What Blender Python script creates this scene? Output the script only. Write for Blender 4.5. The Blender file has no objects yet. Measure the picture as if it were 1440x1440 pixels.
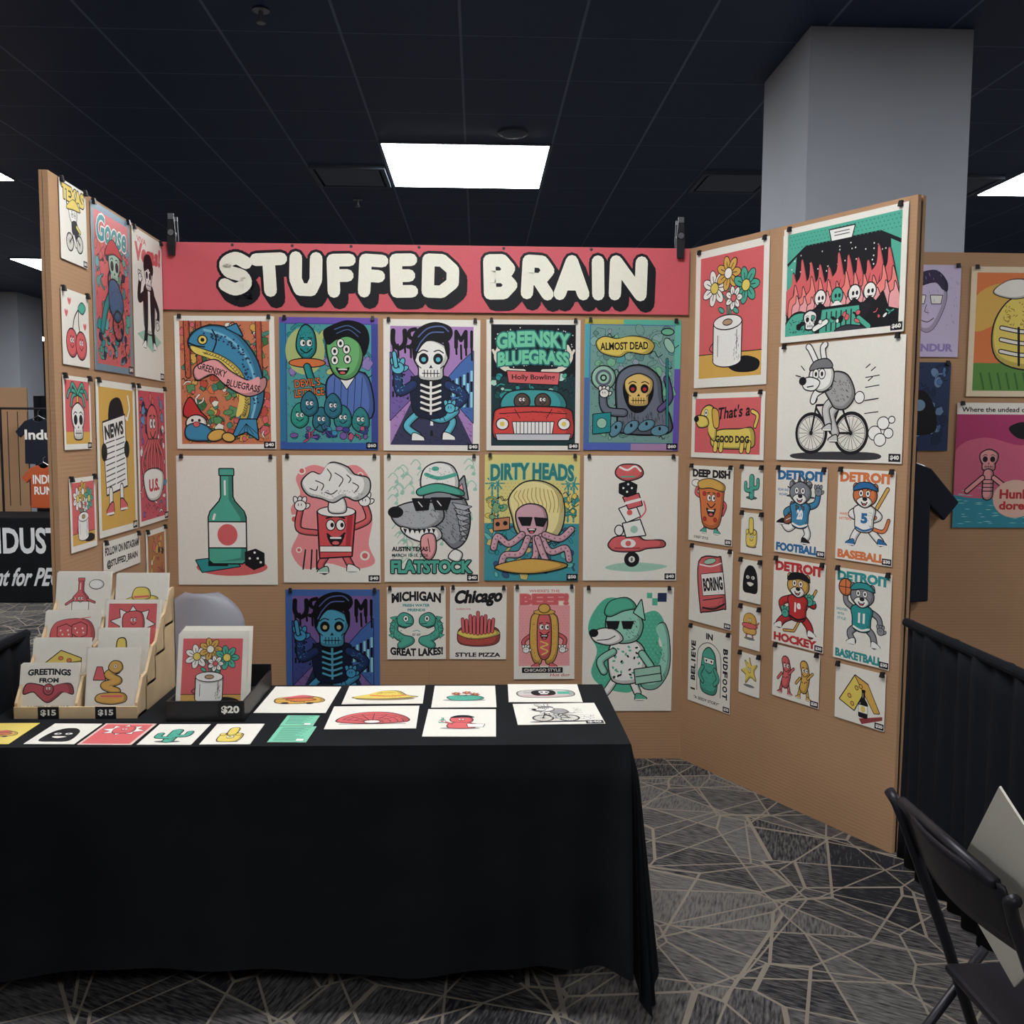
import bpy, math, random
from mathutils import Vector, Matrix
sc=bpy.context.scene
sc.view_settings.view_transform='Standard'
COL=sc.collection
def lin(c):
    return tuple(((v/255/12.92) if v/255<=.04045 else ((v/255+.055)/1.055)**2.4) for v in c)
K=(24,24,29);CR=(234,229,216);CO=(226,98,100);MI=(76,176,150);MU=(221,170,74);W=(240,237,229)
NV=(38,52,84);BL=(60,140,180);PU=(128,96,168);OR=(226,120,62);PK=(240,160,160);GY=(130,135,140);TE=(40,150,150);RD=(205,50,50);YE=(232,205,90);LM=(160,205,180)
# ---------------- materials
def mat(name,col,rough=.7,noise=0.,nscale=40,metal=0,bump=0,emit=None,spec=.4):
    m=bpy.data.materials.new(name);m.use_nodes=True;nt=m.node_tree;b=nt.nodes['Principled BSDF']
    c=lin(col);b.inputs['Base Color'].default_value=(*c,1);b.inputs['Roughness'].default_value=rough
    b.inputs['Metallic'].default_value=metal;b.inputs['Specular IOR Level'].default_value=spec
    if noise or bump:
        tc=nt.nodes.new('ShaderNodeTexCoord');n=nt.nodes.new('ShaderNodeTexNoise');n.inputs['Scale'].default_value=nscale;n.inputs['Detail'].default_value=5
        nt.links.new(tc.outputs['Object'],n.inputs['Vector'])
        r=nt.nodes.new('ShaderNodeValToRGB');r.color_ramp.elements[0].position=.3;r.color_ramp.elements[1].position=.7
        r.color_ramp.elements[0].color=(*[v*(1-noise) for v in c],1);r.color_ramp.elements[1].color=(*[min(1,v*(1+noise)) for v in c],1)
        nt.links.new(n.outputs['Fac'],r.inputs['Fac']);nt.links.new(r.outputs['Color'],b.inputs['Base Color'])
        if bump:
            bp=nt.nodes.new('ShaderNodeBump');bp.inputs['Strength'].default_value=bump;bp.inputs['Distance'].default_value=.01
            nt.links.new(n.outputs['Fac'],bp.inputs['Height']);nt.links.new(bp.outputs['Normal'],b.inputs['Normal'])
    if emit:
        b.inputs['Emission Color'].default_value=(*lin((250,252,255)),1);b.inputs['Emission Strength'].default_value=emit
    return m
def inkmat(name,rough,metal=0):
    m=bpy.data.materials.new(name);m.use_nodes=True;nt=m.node_tree;b=nt.nodes['Principled BSDF']
    at=nt.nodes.new('ShaderNodeAttribute');at.attribute_name='Col'
    tc=nt.nodes.new('ShaderNodeTexCoord');n=nt.nodes.new('ShaderNodeTexNoise');n.inputs['Scale'].default_value=90;n.inputs['Detail'].default_value=4
    mp=nt.nodes.new('ShaderNodeMapRange');mp.inputs['To Min'].default_value=.91;mp.inputs['To Max'].default_value=1.03
    mx=nt.nodes.new('ShaderNodeVectorMath');mx.operation='SCALE'
    nt.links.new(tc.outputs['Object'],n.inputs['Vector']);nt.links.new(n.outputs['Fac'],mp.inputs['Value'])
    nt.links.new(at.outputs['Color'],mx.inputs[0]);nt.links.new(mp.outputs[0],mx.inputs['Scale']);nt.links.new(mx.outputs[0],b.inputs['Base Color'])
    b.inputs['Roughness'].default_value=rough;b.inputs['Specular IOR Level'].default_value=.25;b.inputs['Metallic'].default_value=metal
    return m
INK=inkmat('printed_paper',.6);FOIL=inkmat('foil_paper',.36,.2);GLOSS=inkmat('vinyl_banner',.45)
M_black=mat('black_plastic',(22,22,25),.45);M_cloth=mat('black_cloth',(17,19,23),.85,.25,9,bump=.05,spec=.2)
M_drape=mat('black_drape',(19,21,27),.9,.2,30,spec=.2);M_wood=mat('birch_wood',(205,178,140),.55,.1,12)
M_metal=mat('steel',(150,150,155),.3,metal=.9);M_white=mat('white_paint',(182,188,198),.7,.03,3,bump=.02)
M_grey=mat('grey_plastic',(150,150,158),.45);M_dkmetal=mat('dark_metal',(38,36,42),.4,metal=.3)
M_light=mat('ceiling_light_diffuser',(255,255,250),.5,emit=20)
M_vent=mat('vent_metal',(84,94,110),.6);M_orange=mat('orange_cotton',(190,88,46),.9,.08,60);M_tee=mat('black_cotton',(22,28,42),.9,.15,60)
def sleeve():
    m=bpy.data.materials.new('clear_sleeve');m.use_nodes=True;nt=m.node_tree;nt.nodes.clear()
    o=nt.nodes.new('ShaderNodeOutputMaterial');t=nt.nodes.new('ShaderNodeBsdfTransparent');g=nt.nodes.new('ShaderNodeBsdfGlossy');g.inputs['Roughness'].default_value=.12
    mx=nt.nodes.new('ShaderNodeMixShader');mx.inputs[0].default_value=.08
    nt.links.new(t.outputs[0],mx.inputs[1]);nt.links.new(g.outputs[0],mx.inputs[2]);nt.links.new(mx.outputs[0],o.inputs[0]);return m
M_sleeve=sleeve()
def cardboard():
    m=mat('cardboard',(174,136,102),.85,.05,2.5);nt=m.node_tree;b=nt.nodes['Principled BSDF']
    tc=nt.nodes.new('ShaderNodeTexCoord');w=nt.nodes.new('ShaderNodeTexWave');w.bands_direction='Z';w.inputs['Scale'].default_value=22;w.inputs['Distortion'].default_value=.3
    nt.links.new(tc.outputs['Object'],w.inputs['Vector']);bp=nt.nodes.new('ShaderNodeBump');bp.inputs['Strength'].default_value=.12;bp.inputs['Distance'].default_value=.003
    nt.links.new(w.outputs['Fac'],bp.inputs['Height']);nt.links.new(bp.outputs['Normal'],b.inputs['Normal']);return m
M_card=cardboard()
# ---------------- mesh builder
class MB:
    def __init__(s): s.v=[];s.f=[];s.m=[];s.mats=[]
    def mi(s,m):
        if m not in s.mats: s.mats.append(m)
        return s.mats.index(m)
    def add(s,v,f,m):
        o=len(s.v);s.v+= [tuple(q) for q in v];k=s.mi(m)
        for q in f: s.f.append([i+o for i in q]);s.m.append(k)
    def box(s,a,b,m,M=None):
        x0,y0,z0=a;x1,y1,z1=b
        v=[Vector(q) for q in ((x0,y0,z0),(x1,y0,z0),(x1,y1,z0),(x0,y1,z0),(x0,y0,z1),(x1,y0,z1),(x1,y1,z1),(x0,y1,z1))]
        if M: v=[M@q for q in v]
        s.add(v,[(0,3,2,1),(4,5,6,7),(0,1,5,4),(1,2,6,5),(2,3,7,6),(3,0,4,7)],m)
    def tube(s,pts,r,m,n=10):
        pts=[Vector(p) for p in pts];vs=[];up=None
        for i,p in enumerate(pts):
            d=(pts[min(i+1,len(pts)-1)]-pts[max(i-1,0)]).normalized()
            if up is None: up=Vector((0,0,1)) if abs(d.z)<.9 else Vector((1,0,0))
            a=d.cross(up).normalized();b=d.cross(a).normalized()
            for k in range(n):
                t=2*math.pi*k/n;vs.append(p+a*math.cos(t)*r+b*math.sin(t)*r)
        f=[]
        for i in range(len(pts)-1):
            for k in range(n): f.append((i*n+k,i*n+(k+1)%n,(i+1)*n+(k+1)%n,(i+1)*n+k))
        f.append(list(range(n))[::-1]);f.append([(len(pts)-1)*n+k for k in range(n)]);s.add(vs,f,m)
    def prism(s,pts,h,m,M=Matrix()):
        n=len(pts);v=[M@Vector((p[0],0,p[1])) for p in pts]+[M@Vector((p[0],h,p[1])) for p in pts]
        s.add(v,[list(range(n)),list(range(2*n-1,n-1,-1))]+[(i,i+n,(i+1)%n+n,(i+1)%n) for i in range(n)],m)
    def lathe(s,prof,m,c=(0,0,0),n=24):
        vs=[];f=[]
        for r,z in prof:
            for k in range(n): t=2*math.pi*k/n;vs.append((c[0]+r*math.cos(t),c[1]+r*math.sin(t),c[2]+z))
        for i in range(len(prof)-1):
            for k in range(n): f.append((i*n+k,i*n+(k+1)%n,(i+1)*n+(k+1)%n,(i+1)*n+k))
        f.append(list(range(n)));f.append([(len(prof)-1)*n+k for k in range(n)]);s.add(vs,f,m)
    def grid(s,fn,nu,nv,m):
        vs=[fn(i/nu,j/nv) for i in range(nu+1) for j in range(nv+1)]
        f=[(i*(nv+1)+j,(i+1)*(nv+1)+j,(i+1)*(nv+1)+j+1,i*(nv+1)+j+1) for i in range(nu) for j in range(nv)];s.add(vs,f,m)
    def obj(s,name,parent=None,M=None,smooth=False,bevel=0):
        me=bpy.data.meshes.new(name);me.from_pydata([tuple(v) for v in s.v],[],s.f);me.update()
        for m in s.mats: me.materials.append(m)
        me.polygons.foreach_set('material_index',s.m)
        if smooth: me.polygons.foreach_set('use_smooth',[True]*len(me.polygons))
        o=bpy.data.objects.new(name,me);COL.objects.link(o)
        if M: o.matrix_world=M
        if parent: o.parent=parent
        if bevel:
            b=o.modifiers.new('b','BEVEL');b.width=bevel;b.segments=2;b.limit_method='ANGLE'
        return o
# ---------------- 2D art
def cat(p,closed=True,n=5):
    out=[];N=len(p)
    for i in range(N if closed else N-1):
        g=lambda k:p[k%N] if closed else p[max(0,min(N-1,k))]
        a,b,c,d=g(i-1),g(i),g(i+1),g(i+2)
        for j in range(n):
            t=j/n;out.append(tuple(.5*(2*b[q]+(c[q]-a[q])*t+(2*a[q]-5*b[q]+4*c[q]-d[q])*t*t+(3*b[q]-a[q]-3*c[q]+d[q])*t**3) for q in (0,1)))
    if not closed: out.append(tuple(p[-1]))
    return out
_tc={}
def tmesh(t,bold=.02):
    k=(t,bold)
    if k in _tc: return _tc[k]
    c=bpy.data.curves.new('t','FONT');c.body=t;c.size=1;c.offset=bold;c.resolution_u=3
    o=bpy.data.objects.new('t',c);COL.objects.link(o);bpy.context.view_layer.update()
    me=bpy.data.meshes.new_from_object(o.evaluated_get(bpy.context.evaluated_depsgraph_get()))
    v=[(q.co.x,-q.co.y) for q in me.vertices];f=[list(q.vertices) for q in me.polygons]
    x0=min(q[0] for q in v);x1=max(q[0] for q in v);y0=min(q[1] for q in v);y1=max(q[1] for q in v)
    v=[((q[0]-x0)/(x1-x0)-.5,(q[1]-y0)/(y1-y0)-.5) for q in v]
    bpy.data.objects.remove(o);bpy.data.curves.remove(c);bpy.data.meshes.remove(me)
    _tc[k]=(v,f);return _tc[k]
def dk(c,k=.8): return tuple(int(v*k) for v in c)
class Art:
    def __init__(s,w,h,bg=CR,units=100.):
        s.w=w;s.h=h;s.k=w/units;s.U=units;s.H=h/s.k;s.it=[];s.tf=(0,0,1);s.bg=bg
    def add(s,v,f,c,jit=None):
        ox,oy,k=s.tf;v=[(ox+x*k,oy+y*k) for x,y in v]
        v=[(min(s.U,max(0,x)),min(s.H,max(0,y))) for x,y in v]
        s.it.append((v,f,c,jit))
    def P(s,p,c): s.add(p,[list(range(len(p)))],c)
    def Rc(s,x0,y0,x1,y1,c): s.P([(x0,y0),(x1,y0),(x1,y1),(x0,y1)],c)
    def E(s,cx,cy,rx,ry,c,rot=0,n=22):
        r=math.radians(rot);s.P([(cx+rx*math.cos(t)*math.cos(r)-ry*math.sin(t)*math.sin(r),cy+rx*math.cos(t)*math.sin(r)+ry*math.sin(t)*math.cos(r)) for t in [2*math.pi*i/n for i in range(n)]],c)
    def S(s,p,w,c,sm=False,closed=False,caps=True):
        if sm: p=cat(p,closed)
        v=[];f=[];jit=[];q=list(p)+([p[0]] if closed else []);n=0
        for a,b in zip(q,q[1:]):
            dx,dy=b[0]-a[0],b[1]-a[1];L=math.hypot(dx,dy)
            if L<1e-6: continue
            nx,ny=-dy/L*w/2,dx/L*w/2;o=len(v);v+=[(a[0]+nx,a[1]+ny),(b[0]+nx,b[1]+ny),(b[0]-nx,b[1]-ny),(a[0]-nx,a[1]-ny)];f.append([o,o+1,o+2,o+3]);jit+=[(n%4)*.1]*4;n+=1
        J=(q[:-1] if closed else q) if caps else q[1:-1]
        for k,a in enumerate(J):
            o=len(v);n=10 if w>4 else 8;v+=[(a[0]+w/2*math.cos(2*math.pi*(i+.5)/n),a[1]+w/2*math.sin(2*math.pi*(i+.5)/n)) for i in range(n)];f.append(list(range(o,o+n)));jit+=[.45+(k%5)*.1]*n
        s.add(v,f,c,jit)
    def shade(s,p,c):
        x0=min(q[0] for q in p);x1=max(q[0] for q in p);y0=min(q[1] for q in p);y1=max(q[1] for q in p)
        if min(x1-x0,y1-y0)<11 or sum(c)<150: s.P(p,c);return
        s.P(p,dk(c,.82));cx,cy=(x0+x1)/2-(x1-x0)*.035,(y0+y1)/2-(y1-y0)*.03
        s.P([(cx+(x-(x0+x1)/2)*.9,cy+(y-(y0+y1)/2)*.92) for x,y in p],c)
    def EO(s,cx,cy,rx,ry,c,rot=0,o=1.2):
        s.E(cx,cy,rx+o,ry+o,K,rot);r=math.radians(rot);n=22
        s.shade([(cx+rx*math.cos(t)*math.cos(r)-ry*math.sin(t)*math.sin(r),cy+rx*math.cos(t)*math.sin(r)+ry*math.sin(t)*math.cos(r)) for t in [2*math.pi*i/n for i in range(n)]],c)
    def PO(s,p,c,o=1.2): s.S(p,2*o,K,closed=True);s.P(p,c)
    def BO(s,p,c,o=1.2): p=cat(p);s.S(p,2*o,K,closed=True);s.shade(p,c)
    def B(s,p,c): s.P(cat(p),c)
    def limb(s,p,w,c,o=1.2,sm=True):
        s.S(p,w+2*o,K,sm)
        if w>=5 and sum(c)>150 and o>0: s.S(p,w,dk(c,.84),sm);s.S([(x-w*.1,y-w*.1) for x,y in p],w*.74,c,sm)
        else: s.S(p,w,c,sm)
    def T(s,t,cx,cy,w,h,c,arc=0,rot=0,shear=0,bold=.02,out=0,oc=K):
        v,f=tmesh(t,bold);r=math.radians(rot)
        def mk(dx=0,dy=0,k=1):
            o=[]
            for x,y in v:
                X=x*w*k+shear*y*h;Y=y*h*k+arc*(4*x*x)
                o.append((cx+dx+X*math.cos(r)-Y*math.sin(r),cy+dy+X*math.sin(r)+Y*math.cos(r)))
            return o
        if out:
            for i in range(8): s.add(mk(out*math.cos(i*math.pi/4),out*math.sin(i*math.pi/4)),f,oc)
        s.add(mk(),f,c)
    def frame(s,m,c,b=None):
        b=m if b is None else b
        s.Rc(0,0,s.U,m,c);s.Rc(0,s.H-b,s.U,s.H,c);s.Rc(0,m,m,s.H-b,c);s.Rc(s.U-m,m,s.U,s.H-b,c)
    def tag(s,t='$40',k=1.):
        w=.052*k/s.k;h=.03*k/s.k;x1=s.U-1;y1=s.H-1
        s.tf=(0,0,1);s.Rc(x1-w,y1-h,x1,y1,K);s.T(t,x1-w/2,y1-h/2,w*.76,h*.6,W,bold=.04)
    def build(s,name,M,mat=INK,parent=None,thick=.0012,clip=True):
        eps=6e-5;V=[];F=[];C=[]
        def P3(x,y,z): return ((x-s.U/2)*s.k,-(y-s.H/2)*s.k,z)
        U,H=s.U,s.H
        V+=[P3(0,0,0),P3(U,0,0),P3(U,H,0),P3(0,H,0),P3(0,0,thick),P3(U,0,thick),P3(U,H,thick),P3(0,H,thick)]
        for q in ((0,1,2,3),(7,6,5,4),(0,4,5,1),(1,5,6,2),(2,6,7,3),(3,7,4,0)): F.append(list(q));C.append(s.bg)
        bb=[]
        for v,f,c,jit in s.it:
            x0=min(a[0] for a in v);x1=max(a[0] for a in v);y0=min(a[1] for a in v);y1=max(a[1] for a in v);L=1
            for (a0,a1,b0,b1,l) in bb:
                if l>=L and x0<a1 and x1>a0 and y0<b1 and y1>b0: L=l+1
            bb.append((x0,x1,y0,y1,L));o=len(V)
            if jit: V+=[P3(x,y,thick+(L+j*.9)*eps) for (x,y),j in zip(v,jit)]
            else: V+=[P3(x,y,thick+L*eps) for x,y in v]
            for q in f:
                if len(set(q))>2: F.append([i+o for i in q]);C.append(c)
        if clip:
            for x in (.05*s.U+.4,.95*s.U-.4):
                X=(x-s.U/2)*s.k;Y=H/2*s.k;o=len(V);a=.009
                for dx,dy,dz in ((-a,-.012,-.001),(a,-.012,-.001),(a*.7,.008,-.004),(-a*.7,.008,-.004),(-a,-.012,.012),(a,-.012,.012),(a*.7,.008,.008),(-a*.7,.008,.008)): V.append((X+dx,Y+dy,dz+.002))
                for q in ((0,3,2,1),(4,5,6,7),(0,1,5,4),(1,2,6,5),(2,3,7,6),(3,0,4,7)): F.append([i+o for i in q]);C.append((34,32,34))
        me=bpy.data.meshes.new(name);me.from_pydata(V,[],F);me.update()
        ca=me.color_attributes.new('Col','FLOAT_COLOR','CORNER');arr=[];cc={}
        for p,c in zip(me.polygons,C):
            if c not in cc:
                g=.3*c[0]+.59*c[1]+.11*c[2];cc[c]=(*lin(tuple(g+(v-g)*.9 for v in c)),1.)
            l=cc[c]
            for _ in range(p.loop_total): arr+=l
        ca.data.foreach_set('color',arr);me.materials.append(mat)
        ob=bpy.data.objects.new(name,me);COL.objects.link(ob);ob.matrix_world=M
        if parent: ob.parent=parent
        return ob
def basis(r,u,o):
    r=Vector(r).normalized();u=Vector(u).normalized();n=r.cross(u);m=Matrix((r,u,n)).transposed().to_4x4();m.translation=Vector(o);return m
aR=1.0743;aL=1.5894
def onwall(k,u,z,off=.0045,rot=0):
    if k=='B': m=basis((1,0,0),(0,0,1),(-1.22+u,-off,z))
    elif k=='R': 
        d=Vector((math.cos(aR),-math.sin(aR),0));n=Vector((-math.sin(aR),-math.cos(aR),0));m=basis(d,(0,0,1),Vector((1.22,0,z))+d*u+n*off)
    else:
        d=Vector((-math.cos(aL),-math.sin(aL),0));n=Vector((math.sin(aL),-math.cos(aL),0));m=basis(-d,(0,0,1),Vector((-1.22,0,z))+d*u+n*off)
    return m@Matrix.Rotation(math.radians(rot),4,'Z')
# ---------------- drawing pieces
def eye(a,x,y,r,px=0,py=0,c=W):
    a.EO(x,y,r*.8,r,c,o=r*.2);a.E(x+px*r*.3,y+py*r*.3,r*.35,r*.5,K)
def face(a,x,y,s,px=1):
    eye(a,x-.3*s,y,.3*s,px);eye(a,x+.3*s,y,.3*s,px);a.S([(x-.5*s,y+.55*s),(x,y+.9*s),(x+.55*s,y+.5*s)],.12*s,K,True);a.S([(x-.55*s,y-.42*s),(x-.2*s,y-.5*s)],.1*s,K);a.S([(x+.2*s,y-.5*s),(x+.55*s,y-.42*s)],.1*s,K)
def smile(a,x,y,w,h): a.P(cat([(x-w/2,y),(x,y+h*.25),(x+w/2,y),(x+w*.3,y+h*.8),(x,y+h),(x-w*.3,y+h*.8)]),K);a.Rc(x-w*.32,y+h*.2,x+w*.32,y+h*.36,W);a.E(x,y+h*.72,w*.2,h*.16,CO)
def glove(a,x,y,s,c=W,o=1.):
    for i in range(3): a.EO(x-.45*s+i*.42*s,y-.55*s,.2*s,.38*s,c,(-20+20*i),o)
    a.EO(x+.62*s,y+.05*s,.2*s,.36*s,c,60,o);a.EO(x,y,.55*s,.5*s,c,0,o);a.S([(x-.2*s,y-.2*s),(x-.2*s,y)],.08*s,K);a.S([(x+.1*s,y-.2*s),(x+.1*s,y)],.08*s,K)
def shoe(a,x,y,s,c=CO,d=1,o=1.):
    a.BO([(x-.5*s*d,y),(x-.4*s*d,y-.5*s),(x,y-.5*s),(x+.5*s*d,y-.25*s),(x+.9*s*d,y+.05*s),(x+.5*s*d,y+.22*s),(x-.4*s*d,y+.22*s)],c,o);a.S([(x-.45*s*d,y+.2*s),(x+.85*s*d,y+.2*s)],.16*s,W)
def skull(a,x,y,s,c=W,ec=K,o=1.2):
    a.BO([(x-.5*s,y-.1*s),(x-.46*s,y-.42*s),(x,y-.62*s),(x+.46*s,y-.42*s),(x+.5*s,y-.1*s),(x+.36*s,y+.2*s),(x+.3*s,y+.52*s),(x-.3*s,y+.52*s),(x-.36*s,y+.2*s)],c,o)
    for d in (-1,1): a.E(x+d*.22*s,y-.08*s,.15*s,.17*s,K);a.E(x+d*.22*s,y-.06*s,.07*s,.07*s,ec);a.S([(x+d*.1*s,y-.3*s),(x+d*.24*s,y-.34*s),(x+d*.38*s,y-.26*s)],.035*s,K,True);a.S([(x+d*.4*s,y+.12*s),(x+d*.3*s,y+.2*s)],.03*s,K)
    a.P([(x,y+.1*s),(x-.06*s,y+.2*s),(x+.06*s,y+.2*s)],K)
    a.S([(x-.26*s,y+.36*s),(x+.26*s,y+.36*s)],.03*s,K)
    for i in range(-2,3): a.S([(x+i*.1*s,y+.26*s),(x+i*.1*s,y+.46*s)],.025*s,K)
def flower(a,x,y,r,c,cc=YE,o=.9,n=7):
    for i in range(n):
        t=2*math.pi*i/n;a.EO(x+.6*r*math.cos(t),y+.6*r*math.sin(t),.42*r,.24*r,c,math.degrees(t),o)
        a.S([(x+.35*r*math.cos(t),y+.35*r*math.sin(t)),(x+.7*r*math.cos(t),y+.7*r*math.sin(t))],.05*r,K)
    a.EO(x,y,.3*r,.3*r,cc,0,o)
def clutter(a,x0,y0,x1,y1,n,pal,s0=3,s1=8,o=.7,seed=1):
    R=random.Random(seed)
    for i in range(n):
        x=R.uniform(x0,x1);y=R.uniform(y0,y1);s=R.uniform(s0,s1);c=R.choice(pal);k=R.random()
        if k<.4: a.EO(x,y,s*R.uniform(.5,1),s*R.uniform(.3,.7),c,R.uniform(0,180),o)
        elif k<.7: 
            t=R.uniform(0,6.3);a.PO([(x+s*math.cos(t+q)*R.uniform(.6,1.1),y+s*math.sin(t+q)*R.uniform(.6,1.1)) for q in (0,1.3,2.6,3.9,5.1)],c,o)
        elif k<.88: 
            t=R.uniform(0,6.3);a.limb([(x-s*math.cos(t),y-s*math.sin(t)),(x+s*.4*math.sin(t),y-s*.4*math.cos(t)),(x+s*math.cos(t),y+s*math.sin(t))],s*.35,c,o)
        else: a.S([(x-s,y),(x-s*.3,y-s*.5),(x+s*.3,y+s*.4),(x+s,y)],.9,K,True)
def hatch(a,x0,y0,x1,y1,n,c=K,l=2.5,w=.45,seed=5,ang=None):
    R=random.Random(seed);v=[];f=[];jit=[]
    for i in range(n):
        x,y=R.uniform(x0,x1),R.uniform(y0,y1);t=ang if ang is not None else R.uniform(0,3.14);L=R.uniform(.5,1)*l
        dx,dy=math.cos(t)*L,math.sin(t)*L;nx,ny=-math.sin(t)*w/2,math.cos(t)*w/2;o=len(v)
        v+=[(x-dx,y-dy),(x+nx,y+ny),(x+dx,y+dy),(x-nx,y-ny)];f.append([o,o+1,o+2,o+3]);jit+=[(i%9)*.1]*4
    a.add(v,f,c,jit)
def dots(a,x0,y0,x1,y1,st,r,c):
    y=y0;k=0
    while y<y1:
        x=x0+(st/2 if k%2 else 0)
        v=[];f=[]
        while x<x1:
            o=len(v);v+=[(x+r*math.cos(q),y+r*math.sin(q)) for q in (0,1.05,2.09,3.14,4.19,5.24)];f.append(list(range(o,o+6)));x+=st
        if v: a.add(v,f,c)
        y+=st*.87;k+=1
def tp(a):
    H=a.H;a.Rc(7,7,93,H-9,CO);a.Rc(7,H*.76,93,H-9,MU);k=H/133;a.S([(7,H*.76),(93,H*.76)],.9,K)
    a.B([(48,H*.84),(70,H*.79),(90,H*.83),(86,H*.9),(60,H*.9)],K)
    for p in ([(47,72*k),(44,50*k),(30,40*k)],[(48,72*k),(50,50*k),(46,32*k)],[(50,72*k),(54,55*k),(68,42*k)],[(48,72*k),(52,56*k),(60,48*k)]): a.S(p,2,K,True);a.S(p,1,MI,True)
    for x,y in ((38,60),(58,62)): a.EO(x,y*k,4,2,MI,30,.8)
    flower(a,28,38*k,17,W);flower(a,47,26*k,16,MU,W);flower(a,71,40*k,17,MI);flower(a,55,50*k,11,W,CO)
    a.PO([(28,72*k),(66,72*k),(66,108*k),(28,108*k)],W,1.3);a.E(47,108*k,20.2,7.2,K);a.E(47,108*k,19,6,W);a.Rc(28.2,98*k,65.8,108*k,W)
    a.E(47,72*k,20.2,7.7,K);a.E(47,72*k,19,6.5,W);a.EO(47,72*k,6,2.4,(190,150,110),0,1)
    a.S([(34,84*k),(34,104*k)],.8,K);a.S([(60,80*k),(60,98*k)],.8,K);a.S([(28,90*k),(22,96*k),(28,100*k)],1,K,True);hatch(a,56,84*k,64,108*k,26,K,2,.5,3,1.57)
def bottle(a,x,y,s,c=MI,lc=CO):
    q=[(-.12,-1),(.12,-1),(.12,-.45),(.16,-.35),(.36,-.12),(.4,0),(.4,.95),(.32,1.02),(-.32,1.02),(-.4,.95),(-.4,0),(-.36,-.12),(-.16,-.35),(-.12,-.45)]
    a.PO([(x+u*s,y+v*s) for u,v in q],c,.03*s);a.PO([(x-.15*s,y-1.06*s),(x+.15*s,y-1.06*s),(x+.15*s,y-.93*s),(x-.15*s,y-.93*s)],c,.025*s)
    a.P([(x+.12*s,y-.9*s),(x+.12*s,y-.4*s),(x+.36*s,y-.1*s),(x+.4*s,y),(x+.4*s,y+.1*s),(x+.3*s,y+.1*s),(x+.28*s,y),(x+.04*s,y-.38*s),(x+.04*s,y-.9*s)],dk(c,.78));a.P([(x+.4*s,y+.68*s),(x+.4*s,y+.95*s),(x-.2*s,y+.99*s),(x+.28*s,y+.9*s),(x+.3*s,y+.68*s)],dk(c,.78))
    a.Rc(x-.4*s,y+.1*s,x+.4*s,y+.68*s,W);a.E(x,y+.39*s,.22*s,.24*s,lc);a.S([(x-.4*s,y+.1*s),(x+.4*s,y+.1*s)],.03*s,K);a.S([(x-.4*s,y+.68*s),(x+.4*s,y+.68*s)],.03*s,K)
    a.S([(x-.27*s,y-.06*s),(x-.3*s,y+.04*s)],.05*s,W);a.S([(x-.04*s,y-.8*s),(x-.04*s,y-.5*s)],.04*s,W)
def p_fish(a):
    a.Rc(5,5,95,a.H-5,(210,120,80));clutter(a,8,8,92,a.H-8,230,[OR,CO,(60,120,70),(90,150,90),MU,CR,(200,80,60),(70,140,120)],2.5,7,.45,3);hatch(a,6,6,94,a.H-6,260,K,2,.5)
    for x in (12,24,84): a.limb([(x,6),(x+1,60)],5,(200,90,60),.8,False);hatch(a,x-2,8,x+2,58,18,K,2,.5,3,1.5)
    a.BO([(14,26),(22,15),(38,10),(56,14),(72,28),(84,50),(88,78),(82,100),(72,112),(64,104),(70,84),(66,60),(54,46),(36,40),(20,36)],BL,1.6)
    a.BO([(16,30),(30,34),(50,42),(66,56),(74,80),(72,100),(64,106),(68,84),(62,62),(50,50),(34,42),(20,37)],YE,.8)
    a.S([(30,14),(50,20),(68,36),(78,58),(80,84),(76,102)],2.4,(120,190,210),True)
    R=random.Random(2)
    for p in cat([(34,20),(52,24),(66,38),(76,60),(78,88)],False,6): 
        for q in range(3): a.E(p[0]+R.uniform(-5,5),p[1]+R.uniform(-3,3),1.1,.9,NV)
    for p in cat([(30,37),(48,44),(64,60),(71,84),(68,100)],False,7): a.S([(p[0]-2,p[1]-1),(p[0],p[1]+1),(p[0]+2,p[1]-1)],.6,K)
    a.EO(28,24,4,4,YE);a.E(28,24,2,2,K);a.S([(14,27),(22,30),(30,31)],1.4,K,True);a.S([(38,14),(42,24),(38,36)],1.5,K,True)
    a.PO([(64,104),(56,122),(70,116),(82,124),(80,104)],BL);a.PO([(52,12),(62,8),(68,20)],BL);[a.S([(70,108),(62+i*5,119)],.6,K) for i in range(5)]
    a.BO([(20,52),(40,44),(56,56),(76,66),(90,62),(88,74),(72,80),(52,70),(38,58),(22,64)],PK,1.2)
    a.T('GREENSKY',37,54,30,7,K,rot=18);a.T('BLUEGRASS',68,70,34,7,K,rot=12)
    a.BO([(8,100),(14,82),(24,96),(30,104)],RD);a.EO(20,108,10,8,CR);a.BO([(10,112),(22,108),(34,114),(36,124),(12,124)],BL);a.EO(40,120,9,5,MU,-20);a.EO(52,122,6,4,MU,10);a.E(16,105,1.4,1.6,K);a.E(23,105,1.4,1.6,K);a.EO(20,109,3,2.4,CO,0,.6)
    a.frame(5,CR);a.tag()
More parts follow.
